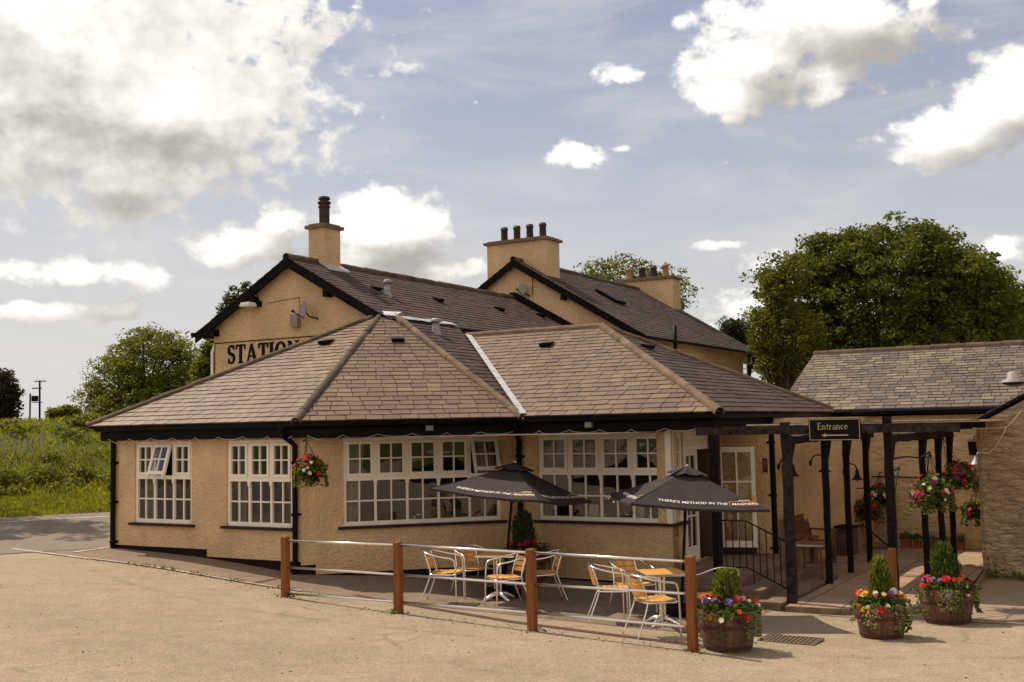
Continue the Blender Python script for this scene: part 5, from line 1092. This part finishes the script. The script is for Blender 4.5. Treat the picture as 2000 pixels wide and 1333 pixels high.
mb = MB(); mb.tube(bez(arm, 5), .0125, 8); mb.build('arm_frame', m_alu, ch0, smooth=True)
for s in (-1, 1): mb = MB(); mb.tube(bez([(s * .235, .34, 0), (s * .215, .24, .24), (s * .20, .175, .44), (s * .195, .20, .58), (s * .185, .262, .755)], 5), .0115, 8); mb.build('rear_leg', m_alu, ch0, smooth=True)
mb = MB(); seat_loop = bez([(-.25, -.20, .435), (-.12, -.25, .44), (.12, -.25, .44), (.25, -.20, .435), (.235, 0, .435), (.20, .18, .44), (0, .20, .44), (-.20, .18, .44), (-.235, 0, .435), (-.25, -.20, .435)], 4); mb.tube(seat_loop, .011, 7); mb.build('seat_frame', m_alu, ch0, smooth=True)
for k in range(6):
    y = -.20 + k * .072; wd = .225 - .012 * abs(k - 2) - (.03 if k == 0 else 0); mb = MB(); N = 8
    for j in range(N): x0 = -wd + 2 * wd * j / N; x1 = -wd + 2 * wd * (j + 1) / N; z = lambda x: .452 - .010 * (1 - (x / wd) ** 2) + .006 * math.cos(k); mb.prism([(x0, y - .03, z(x0)), (x1, y - .03, z(x1)), (x1, y + .03, z(x1)), (x0, y + .03, z(x0))], (0, 0, .012))
    mb.build('seat_slat', m_slat, ch0)
for k in range(3):
    mb = MB(); z0 = .515 + k * .078; N = 8; wd = .185; cv = lambda x, z: .195 + (z - .5) * .24 + .045 * (1 - (x / wd) ** 2)
    for j in range(N): x0 = -wd + 2 * wd * j / N; x1 = -wd + 2 * wd * (j + 1) / N; mb.prism([(x0, cv(x0, z0), z0), (x1, cv(x1, z0), z0), (x1, cv(x1, z0 + .064), z0 + .064), (x0, cv(x0, z0 + .064), z0 + .064)], (0, .011, 0))
    mb.build('back_slat', m_slat, ch0)
used = False
for (x, y), az_, lb in [((-1.10, 17.1), 100, 'aluminium chair with yellow slats, leftmost at the left table, facing right'), ((-.70, 17.85), 150, 'aluminium chair with yellow slats standing behind the leftmost chair of the left table'),
                        ((-.16, 16.62), 250, 'aluminium chair left of the third fence post, its yellow slatted back turned right'), ((.42, 17.35), 262, 'shaded aluminium chair right of the third fence post, facing the left table'),
                        ((1.30, 15.5), 92, 'aluminium chair with yellow slats on the left of the right-hand table, seen side on'), ((1.66, 16.2), 158, 'aluminium chair behind the right-hand table, its wooden back against the wall'),
                        ((1.74, 14.32), 72, 'nearest aluminium chair in front of the right-hand table, rounded yellow seat'), ((2.66, 15.05), 238, 'aluminium chair half hidden by the conifer of the end planter')]:
    place(ch0, used, G3(x, y, .01), R(180 - az_), lb, GC); used = True
def cafe_table(x, y, rzz, label, hh=.72):
    t = thing('cafe_table', label, 'table', G3(x, y, .01), rzz, 'square cafe tables on the terrace'); mb = MB()
    for k in range(6): mb.box((0, -.245 + k * .098, hh - .014), (.56, .092, .024))
    mb.build('tabletop', m_slat, t, world=False); mb = MB()
    for s in (-1, 1): mb.box((0, s * .302, hh - .016), (.61, .012, .032)); mb.box((s * .299, 0, hh - .016), (.012, .592, .032))
    mb.build('table_edge', m_alu, t, world=False); mb = MB()
    for s in (-1, 1): mb.tube([(s * .028, 0, .08), (s * .028, 0, hh - .03)], .02, 10)
    mb.box((0, 0, hh - .035), (.3, .3, .014)); mb.build('column', m_alu, t, smooth=False, world=False); mb = MB()
    for k in range(4): a = math.pi / 4 + k * math.pi / 2; mb.tube([(.0, 0, .10), (.12 * math.cos(a), .12 * math.sin(a), .085), (.25 * math.cos(a), .25 * math.sin(a), .03), (.29 * math.cos(a), .29 * math.sin(a), .012)], [.05, .042, .03, .02], 8)
    mb.build('base', m_alu, t, smooth=True, world=False); return t
cafe_table(-.28, 17.45, R(-12), 'square wooden-topped cafe table among the four left chairs')
cafe_table(1.97, 15.25, R(8), 'square wooden-topped cafe table beside the end fence post')
# ------------------------------------------------------------------ parasols
def text_mesh(body, size, shear=0, sp=1.0):
    cu = bpy.data.curves.new('t', 'FONT'); cu.body = body; cu.size = size; cu.shear = shear; cu.space_character = sp; cu.offset = size * .018; cu.align_x = 'LEFT'
    o = bpy.data.objects.new('t', cu); C.objects.link(o); dg_ = bpy.context.evaluated_depsgraph_get(); me = bpy.data.meshes.new_from_object(o.evaluated_get(dg_)); bpy.data.objects.remove(o)
    v = np.array([q.co[:] for q in me.vertices]); f = [tuple(p.vertices) for p in me.polygons]; bpy.data.meshes.remove(me); return v, f
def parasol(apex, N, rot, half, drop, base, label):
    apex = np.array(apex, float); N = np.array(N, float); N /= np.linalg.norm(N); e1 = np.array([math.cos(rot), math.sin(rot), 0]); e1 -= N * np.dot(e1, N); e1 /= np.linalg.norm(e1); e2 = np.cross(N, e1)
    t = thing('parasol', label, 'parasol', base, 0, 'square dark cafe parasols with printed slogan'); P_ = lambda a, b, c: apex + e1 * a + e2 * b - N * c
    mb = MB(); cs = [(half, half), (-half, half), (-half, -half), (half, -half)]; n = 10
    def surf(k, t_, s, dz=0):
        a, b = np.array(cs[k]), np.array(cs[(k + 1) % 4]); q = (a * (1 - s) + b * s) * t_; sag = .055 * math.sin(math.pi * s) * t_ ** 1.5 + .03 * math.sin(math.pi * t_) + .006 * math.sin(s * 17 + k) * t_
        pull = 1 - .035 * math.sin(math.pi * s) * t_; return P_(q[0] * pull, q[1] * pull, drop * t_ + sag * .7 + dz)
    for k in range(4):
        for i in range(n):
            for j in range(n):
                t0, t1 = i / n, (i + 1) / n
                mb.quad(surf(k, t0, j / n), surf(k, t0, (j + 1) / n), surf(k, t1, (j + 1) / n), surf(k, t1, j / n))
        for j in range(n): q0, q1 = surf(k, 1, j / n), surf(k, 1, (j + 1) / n); mb.quad(q0, q1, q1 - N * .035, q0 - N * .035)
    ca = mb.build('canopy', m_umb, t, smooth=False)
    mb = MB()
    for k in range(4):
        a, b = np.array(cs[k]) * .26, np.array(cs[(k + 1) % 4]) * .26; m_ = (a + b) / 2
        pts_ = [P_(*(a * (1 - s) + b * s), drop * .26 - .05 + .035 * math.sin(s * math.pi * 2 + k) ** 2 - .015 * math.sin(s * math.pi)) for s in np.linspace(0, 1, 7)]
        for j in range(6): mb.add([P_(0, 0, -.035), pts_[j], pts_[j + 1]], [(0, 1, 2)])
    mb.build('vent_cap', m_umb, t)
    mb = MB(); mb.tube([apex + N * .03, apex + N * .06], [.02, .012], 8); mb.build('finial', m_lead, t)
    mb = MB(); L = (apex[2] - base[2]) / N[2]; mb.tube([apex - N * (L - .04), apex - N * .05], .021, 10); mb.build('pole', m_blackw, t, smooth=True)
    for k in range(4):
        mb = MB(); a = cs[k]; mb.tube([P_(0, 0, .04), P_(a[0] * .98, a[1] * .98, drop + .015)], .010, 6); mb.build('rib', m_iron, t); mb = MB(); mb.tube([apex - N * .62, P_(a[0] * .5, a[1] * .5, drop * .5 + .03)], .007, 6); mb.build('strut', m_iron, t)
    TW, TF = text_mesh("THERE'S METHOD IN THE", .088, .22); TB, TBF = text_mesh('MAGNERS', .092, .15)
    for k in range(4):
        A_, B_ = surf(k, 1, 0), surf(k, 1, 1); up_ = apex - (A_ + B_) / 2; up_ /= np.linalg.norm(up_); x_ = B_ - A_; n_ = np.cross(x_, up_); n_ /= np.linalg.norm(n_)
        if n_ @ N < 0: n_ = -n_
        rt_ = np.cross(up_, n_); org = A_ if (B_ - A_) @ rt_ > 0 else B_; Lx = np.linalg.norm(B_ - A_); W0 = TW[:, 0].max(); sc = .66 / W0 * Lx * .72 / .66
        def on(vv, x0, y0, s):
            out = []
            for px_, py_ in vv:
                X_ = x0 + px_ * s; Y_ = y0 + py_ * s; ss_ = X_ / Lx; tt_ = 1 - Y_ / np.linalg.norm((A_ + B_) / 2 - apex); ss_ = min(max((ss_ - .5) / tt_ + .5, 0), 1); ss_ = ss_ if org is A_ else 1 - ss_; out.append(surf(k, tt_, ss_) + n_ * .012)
            return out
        s1 = .52 * Lx / W0; w1 = MB(); w1.add(on(TW[:, :2], .20 * Lx, .115, s1), TF); s2 = .185 * Lx / TB[:, 0].max(); w1.add(on(TB[:, :2], .745 * Lx, .115, s2), TBF)
        fr_ = lambda a, b, c, d: on([(a, c), (b, c), (b, d), (a, d)], 0, 0, 1)
        w1.build('slogan', m_wtext, t)
        g1 = MB(); x0, x1 = .73 * Lx, .945 * Lx
        for a, b, c, d in ((x0, x1, .205, .212), (x0, x0 + .007, .098, .205), (x1 - .007, x1, .098, .205), (.80 * Lx, .88 * Lx, .222, .242)): g1.quad(*fr_(a, b, c, d))
        g1.build('slogan_border', m_ytext, t); g2 = MB(); g2.quad(*fr_(.775 * Lx, .93 * Lx, .088, .098)); g2.build('slogan_underline', m_rtext, t)
    return t
parasol((.009, 17.995, 2.182), (.111, .025, .994), 1.074, .966, .484, G3(-.23, 17.94), 'dark square parasol on a leaning pole over the left table')
parasol((2.54, 16.383, 2.134), (.072, -.002, .997), 1.626, .975, .483, G3(2.39, 16.39), 'dark square parasol over the right-hand table in front of the door')
for x, y, lb in ((-.23, 17.94, 'black round parasol base behind the left table'), (2.39, 16.39, 'black round parasol base behind the end fence post')):
    g = G3(x, y, .01); t = thing('parasol_weight', lb, 'parasol weight', g, 0, 'black parasol weights'); mb = MB(); mb.lathe([(.30, 0), (.30, .09), (.27, .13), (.07, .16), (.04, .17)], 24, g); mb.build('weight', m_black, t, smooth=False); mb = MB(); mb.lathe([(.032, .16), (.032, .34), (.026, .34)], 12, g); mb.build('sleeve', m_iron, t)
# ------------------------------------------------------------------ bench, side table, bin, board, pots
bn = thing('garden_bench', 'reddish slatted garden bench against the cream wall under the pergola', 'bench', E(-5.82, 21.55, 0), R(60)); L_ = 1.42
for sx_ in (-1, 1):
    mb = MB(); mb.beam((sx_ * .68, -.22, 0), (sx_ * .68, -.22, .62), .06, .06, up=(0, 1, 0)); mb.build('leg', m_bench, bn, world=False); mb = MB(); mb.beam((sx_ * .68, .22, 0), (sx_ * .68, .22, .44), .06, .06, up=(0, 1, 0)); mb.beam((sx_ * .68, .22, .44), (sx_ * .68, .34, .93), .055, .06, up=(0, 1, 0)); mb.build('leg', m_bench, bn, world=False)
    mb = MB(); mb.beam((sx_ * .68, -.28, .635), (sx_ * .68, .27, .65), .065, .035); mb.build('armrest', m_bench, bn, world=False)
mb = MB()
for k in range(5): mb.box((0, -.2 + k * .1, .43), (L_, .085, .025))
mb.box((0, -.23, .385), (L_ - .06, .03, .07)); mb.build('seat', m_bench, bn, world=False)
mb = MB(); mb.box((0, .335, .91), (L_ - .03, .035, .09)); mb.box((0, .235, .52), (L_ - .06, .03, .05))
for k in range(17): x = -.62 + k * .0775; mb.beam((x, .238, .53), (x, .325, .88), .045, .014, up=(0, 1, 0))
mb.build('backrest', m_bench, bn, world=False)
tb2 = thing('side_table', 'small pale-edged side table standing by the bench end', 'table', E(-5.33, 19.62, .05), R(60)); mb = MB(); mb.box((0, 0, .58), (.52, .5, .02)); mb.build('tabletop', m_bench, tb2, world=False); mb = MB()
for s in (-1, 1): mb.box((0, s * .255, .58), (.53, .01, .028)); mb.box((s * .263, 0, .58), (.01, .5, .028))
mb.build('table_edge', m_lead, tb2, world=False)
for a in (-1, 1):
    for b in (-1, 1): mb = MB(); mb.box((a * .21, b * .2, .285), (.03, .03, .57)); mb.build('leg', m_lead if (a, b) == (1, -1) else m_bench, tb2, world=False)
bx = thing('storage_box', 'dark stone-patterned storage box beside the bench against the cream wall', 'box', E(-5.75, 23.65, 0), R(45)); mb = MB(); mb.box((0, 0, .28), (.42, .42, .56)); mb.build('box_body', stone_mat('box_stone', (.12, .09, .065)), bx, world=False); mb = MB(); mb.box((0, 0, .58), (.47, .47, .04)); mb.build('lid', m_blackw, bx, world=False)
mb = MB(); mb.beam(fA.p(4.5, .55, .02), fA.p(4.25, .05, .52), .22, .03); tag(mb.build('leaning_board', m_blackw), 'dark board leaning on the foot of the cream wall', 'board')
for i, (v, wd, hh, lb) in enumerate(((-4.82, .2, .16, 'terracotta trough with dark leafy plant, leftmost along the far stone wall'), (-4.58, .16, .15, 'terracotta pot with round-leaved plant, second along the far stone wall'), (-4.28, .18, .15, 'terracotta pot with pale sparse seedlings beside the middle pergola post'), (-4.0, .2, .15, 'terracotta trough with pale flat leaves, fourth along the far stone wall'), (-3.71, .17, .15, 'terracotta pot with spiky grass, rightmost along the far stone wall'))):
    p = E(v, 25.3, 0); t = thing('plant_pot', lb, 'plant pot', p, R(-30), 'terracotta pots along the far stone wall'); mb = MB(); a, b = wd * .44, wd * .5
    for (x0, y0, z0), (x1, y1, z1) in (((a, .07, 0), (b, .085, hh)),): mb.add([(-x0, -y0, z0), (x0, -y0, z0), (x0, y0, z0), (-x0, y0, z0), (-x1, -y1, z1), (x1, -y1, z1), (x1, y1, z1), (-x1, y1, z1)], [(0, 1, 5, 4), (1, 2, 6, 5), (2, 3, 7, 6), (3, 0, 4, 7), (3, 2, 1, 0), (4, 5, 6, 7)])
    mb.box((0, 0, hh - .01), (wd * 1.08, .19, .025)); mb.build('pot', m_terra, t, world=False)
    if i == 4:
        n = 160; a_ = rng.uniform(0, 6.28, n); q0 = np.c_[rng.normal(0, .04, n), rng.normal(0, .03, n), np.full(n, hh)]; d_ = np.c_[np.cos(a_) * .5, np.sin(a_) * .5, np.full(n, 1.)] * rng.uniform(.1, .24, (n, 1)); e_ = np.c_[-np.sin(a_), np.cos(a_), np.zeros(n)] * .006
        np_mesh('foliage', np.stack([q0 - e_, q0 + e_, q0 + d_], 1).reshape(-1, 3), np.arange(3 * n).reshape(n, 3), m_thuja, t, world=False)
    else: c_ = p + [0, 0, hh + .05]; shell_leaves(t, c_, (wd * .6, .12, (.12, .1, .07, .05)[i]), 150, .07, (m_leafp, m_leafp, m_lobelia, m_lobelia)[i], zmin=-.2)

# ------------------------------------------------------------------ trees
def tree(name, label, base, crown, leafm, n, size, trunk_r=.22, group=None, clump=.55, per=42, limbs=9, seed=1, droop=-.1, asp=1.7):
    rg = np.random.default_rng(seed); rr = random.Random(seed); base = np.array(base, float); t = thing(name, label, 'tree', base, 0, group)
    zt = max(c[2] for c in crown); mb = MB(); cx = np.mean([c[:3] for c in crown], 0)
    mid = base + (np.array([cx[0], cx[1], base[2]]) - base) * .6 + [0, 0, (cx[2] - base[2]) * .6]
    mb.tube(bez([base, base + (mid - base) * .5 + [.1, 0, 0], mid, [cx[0], cx[1], cx[2] + .5]], 5), np.linspace(trunk_r, trunk_r * .35, 16), 9)
    for i in range(limbs):
        c = crown[i % len(crown)]; a = rr.uniform(0, 6.28); e = rr.uniform(-.3, .9); tip = np.array([c[0] + c[3] * .8 * math.cos(a) * math.cos(e), c[1] + c[4] * .8 * math.sin(a) * math.cos(e), c[2] + c[5] * .8 * math.sin(e)]); s = base + (mid - base) * rr.uniform(.55, 1)
        mb.tube(bez([s, s * .5 + tip * .5 + [0, 0, .3 * c[5] * .3], tip], 4), np.linspace(trunk_r * .4, trunk_r * .06, 9), 6)
    mb.build('trunk', m_bark, t, smooth=True); vol = np.array([c[3] * c[4] * c[5] for c in crown]) ** .75; vol /= vol.sum(); Q = []
    for c, f_ in zip(crown, vol):
        m = max(4, int(n * f_ / per)); d = rg.normal(0, 1, (m, 3)); d /= np.linalg.norm(d, axis=1)[:, None]; rad = np.where(rg.uniform(0, 1, m) < .06, rg.uniform(1.02, 1.13, m), rg.uniform(.35, 1.0, m) ** .6)
        cc = np.array(c[:3]) + d * np.array(c[3:6]) * rad[:, None]; k = rg.uniform(.5, 1.3, (m, 1, 1)) * clump
        loc = rg.normal(0, 1, (m, per, 3)); loc /= np.linalg.norm(loc, axis=2)[..., None]; loc *= rg.uniform(.3, 1, (m, per, 1)) ** .5; loc[..., 2] = loc[..., 2] * .6 + droop * (loc[..., 0] ** 2 + loc[..., 1] ** 2)
        Q.append((cc[:, None, :] + loc * k).reshape(-1, 3))
    V, F = leaf_quads(np.concatenate(Q), size, .5, asp, rg); np_mesh('crown', V, F, leafm, t); return t
def at(px, py, d):       # world point of a photo direction at forward distance d
    q = (px - 1000) * CAMX - (py - 666.5) * CAMY + 2159.5 * CAMZ; q = q * d / q[1]; return q + np.array([0, 0, 2.8])
def lobe(px, py, d, rx, ry, dy=None): k = d / 2159; return (*at(px, py, d), rx * k, (dy or rx) * k, ry * k)
def gbase(px, d, z): q = at(px, 800, d); return (q[0], q[1], z)
D_ = 40
tree('sycamore_tree', 'large dense green sycamore rising behind the long outbuilding', gbase(1730, D_, 0), [lobe(1740, 560, D_, 185, 128), lobe(1880, 640, D_, 130, 110), lobe(1560, 580, D_, 92, 92), lobe(1610, 510, D_, 72, 58), lobe(1830, 510, D_, 70, 60), lobe(1650, 610, D_, 140, 120), lobe(1850, 590, D_, 110, 110), lobe(1720, 690, D_, 200, 90), lobe(1790, 500, D_, 75, 62), lobe(1660, 500, D_, 80, 55), lobe(1560, 680, D_, 85, 85), lobe(1890, 660, D_, 90, 70)], m_leaf1, 120000, .145, .4, 'trees behind the outbuilding', .38, 44, 22, 3)
tree('sycamore_tree', 'lighter green tree at the right edge beyond the sycamore', gbase(1950, 44, 0), [lobe(1925, 590, 44, 66, 80), lobe(1970, 640, 44, 70, 70), lobe(1880, 530, 44, 40, 42)], m_leaf3, 26000, .15, .25, 'trees behind the outbuilding', .5, 36, 9, 5)
tree('ash_tree', 'light green feathery tree at the left flank of the large sycamore', gbase(1540, 37, 0), [lobe(1520, 575, 37, 34, 48), lobe(1545, 680, 37, 70, 85), lobe(1492, 650, 37, 34, 44), lobe(1550, 540, 37, 26, 44), lobe(1500, 540, 37, 14, 24), lobe(1470, 620, 37, 18, 16)], m_leaf3, 17000, .14, .2, 'trees behind the outbuilding', .30, 26, 18, 8, asp=2.8)
tree('conifer_tree', 'small dark conifer between the tall house end and the sycamore', gbase(1437, 46, 0), [lobe(1440, 655, 46, 30, 30), lobe(1455, 690, 46, 32, 40), lobe(1425, 640, 46, 16, 14)], m_leaf4, 7000, .2, .15, None, .35, 34, 8, 9, asp=3)
tree('ash_tree', 'feathery ash tree showing above the tall house roof behind its far chimney', gbase(1245, 62, 0), [lobe(1215, 540, 62, 62, 36), lobe(1290, 570, 62, 55, 50), lobe(1170, 530, 62, 36, 22), lobe(1330, 570, 62, 26, 30), lobe(1230, 600, 62, 110, 40)], m_leaf3, 9000, .24, .25, None, .55, 22, 16, 12, asp=2.6)
tree('conifer_tree', 'spiky dark conifer tops peeking over the left slope of the gabled house', gbase(465, 52, 2), [lobe(460, 640, 52, 30, 60), lobe(455, 585, 52, 10, 26), lobe(481, 572, 52, 9, 20), lobe(440, 610, 52, 10, 22)], m_leaf4, 4200, .26, .14, None, .34, 24, 8, 14, asp=3)
tree('ash_tree', 'tree edge showing left of the gabled house wall beside its white pipe', gbase(425, 55, 2), [lobe(425, 690, 55, 28, 45), lobe(408, 730, 55, 30, 40)], m_leaf2, 4000, .24, .14, None, .45, 26, 6, 15)
tree('oak_tree', 'round-headed dark oak standing alone on the bank left of the inn', gbase(290, 75, 3.2), [lobe(300, 715, 75, 96, 72), lobe(235, 745, 75, 62, 55), lobe(350, 750, 75, 62, 62), lobe(290, 675, 75, 60, 36), lobe(190, 780, 75, 48, 42), lobe(290, 790, 75, 120, 40)], m_leaf2, 36000, .19, .42, None, .60, 36, 26, 21)
tree('copper_beech_tree', 'dark purple-brown tree at the left edge of the bank', gbase(-10, 60, 3), [lobe(-8, 770, 60, 42, 44), lobe(10, 795, 60, 26, 26), lobe(-5, 740, 60, 18, 22)], m_leaf5, 7000, .24, .2, None, .5, 36, 8, 23)
tree('hawthorn_bush', 'low dark hawthorn bush on the skyline left of the round oak', gbase(128, 62, 3.3), [lobe(126, 808, 62, 26, 14), lobe(110, 814, 62, 12, 8)], m_leaf2, 2600, .2, .06, None, .35, 26, 4, 25)
tree('conifer_tree', 'tiny bright green treetop just above the gabled house ridge', gbase(773, 60, 2), [lobe(773, 546, 60, 11, 12), lobe(773, 570, 60, 16, 22)], m_leaf3, 900, .2, .08, None, .25, 24, 3, 27)
# off-frame tree to the left whose dappled shade falls on the road
tree('roadside_tree', 'tall leafy roadside tree just outside the left edge casting dappled shade on the road', (-19, 29.5, .9), [(-16.6, 28.6, 9.6, 2.3, 2.0, 1.5), (-18.6, 29.6, 8.6, 2.4, 2.2, 1.8), (-17.4, 29.0, 11, 1.8, 1.8, 1.2), (-20, 30, 10, 2.2, 2, 1.6)], m_leaf2, 14000, .2, .26, None, .5, 36, 12, 31)
# ------------------------------------------------------------------ utility poles
up_ = thing('utility_pole', 'tall dark utility pole with crossarms and a transformer on the skyline', 'utility pole', (*at(78, 812, 150)[:2], 0), 0, 'utility poles on the skyline'); X0 = at(79, 745, 150)
mb = MB(); mb.tube([(X0[0], X0[1], 0), (X0[0] - .1, X0[1], X0[2] + .1)], [.16, .13], 8); mb.build('mast', m_blackw, up_)
for z, w_ in ((0, 1.3), (-.95, 1.1)): mb = MB(); mb.box((X0[0] - (.1 if z else 0) - (.35 if z else 0), X0[1], X0[2] + z), (w_ * 1.2, .12, .14)); mb.build('crossarm', m_blackw, up_)
mb = MB(); c_ = at(68, 779, 150); mb.box(c_, (.75, .5, .75)); mb.box(c_ + [.35, 0, -.5], (1.4, .12, .1)); mb.build('transformer', m_blackw, up_)
t2 = thing('utility_pole', 'short thin utility pole left of the transformer pole', 'utility pole', (*at(60, 812, 150)[:2], 0), 0, 'utility poles on the skyline'); X1 = at(59, 769, 150); mb = MB(); mb.tube([(X1[0], X1[1], 0), tuple(X1)], .11, 7); mb.build('mast', m_blackw, t2)
# weeds along the kerb line
q = [G3(x_ + random.gauss(0, .07), y_ + random.gauss(0, .07), random.uniform(0, .05)) for (x_, y_), *_r in FP for k_ in range(26)]
for k in range(140):
    v = random.choice([-15.6, -15.3, -14.9, -14.2, -13.3, -12.2]) + random.gauss(0, .16); p = E(v, 13.72 + random.gauss(0, .025)); q.append(G3(p[0], p[1], random.uniform(.0, .05)))
V, F = leaf_quads(np.array(q), .07, .2, 3); tag(np_mesh('weeds', V, F, m_leafp, kind='stuff'), 'low green weeds growing along the kerb line', 'weeds')

q = []
for k in range(420):
    j = random.random()
    if j < .4: p = E(random.uniform(-17, -11), 13.72 + random.gauss(0, .12))
    elif j < .75: a_, b_ = FP[random.randrange(3)][0], FP[random.randrange(3)][0]; tt_ = random.random(); p = np.array([-3.55 + 5.6 * tt_ + random.gauss(0, .12), 17.2 - 4.0 * tt_ + random.gauss(0, .12), 0])
    else: p = np.array([random.uniform(-7, 7), random.uniform(10.5, 15), 0])
    q.append((p[0], p[1], random.uniform(.006, .016)))
mb = MB()
for x, y, r in q: mb.ball(G3(x, y, r * .4), r, 5, 3, (1, random.uniform(.7, 1.2), .6))
tag(mb.build('loose_gravel', M('grit', (.24, .18, .13), .9, .3, 30, island=.4), kind='stuff'), 'loose grit and small stones scattered along the kerb and fence line', 'gravel')

# dark weeds at the foot of the stone gable
n = 2600; a_ = rng.uniform(-2.8, 3.5, n); q = np.array([E(v, 22.2 - abs(rng.normal(0, .10)) - .02) for v in a_]); q[:, 2] = [float(gz(min(p[0], 10), p[1])) for p in q]; q[:, 2] += np.abs(rng.normal(0, .09, n)) * (1 + .8 * np.sin(a_ * 4)) + .02
V, F = leaf_quads(q, .06, .4); tag(np_mesh('wall_foot_weeds', V, F, m_bracken, kind='stuff'), 'dark weeds and moss along the foot of the stone gable wall', 'weeds')
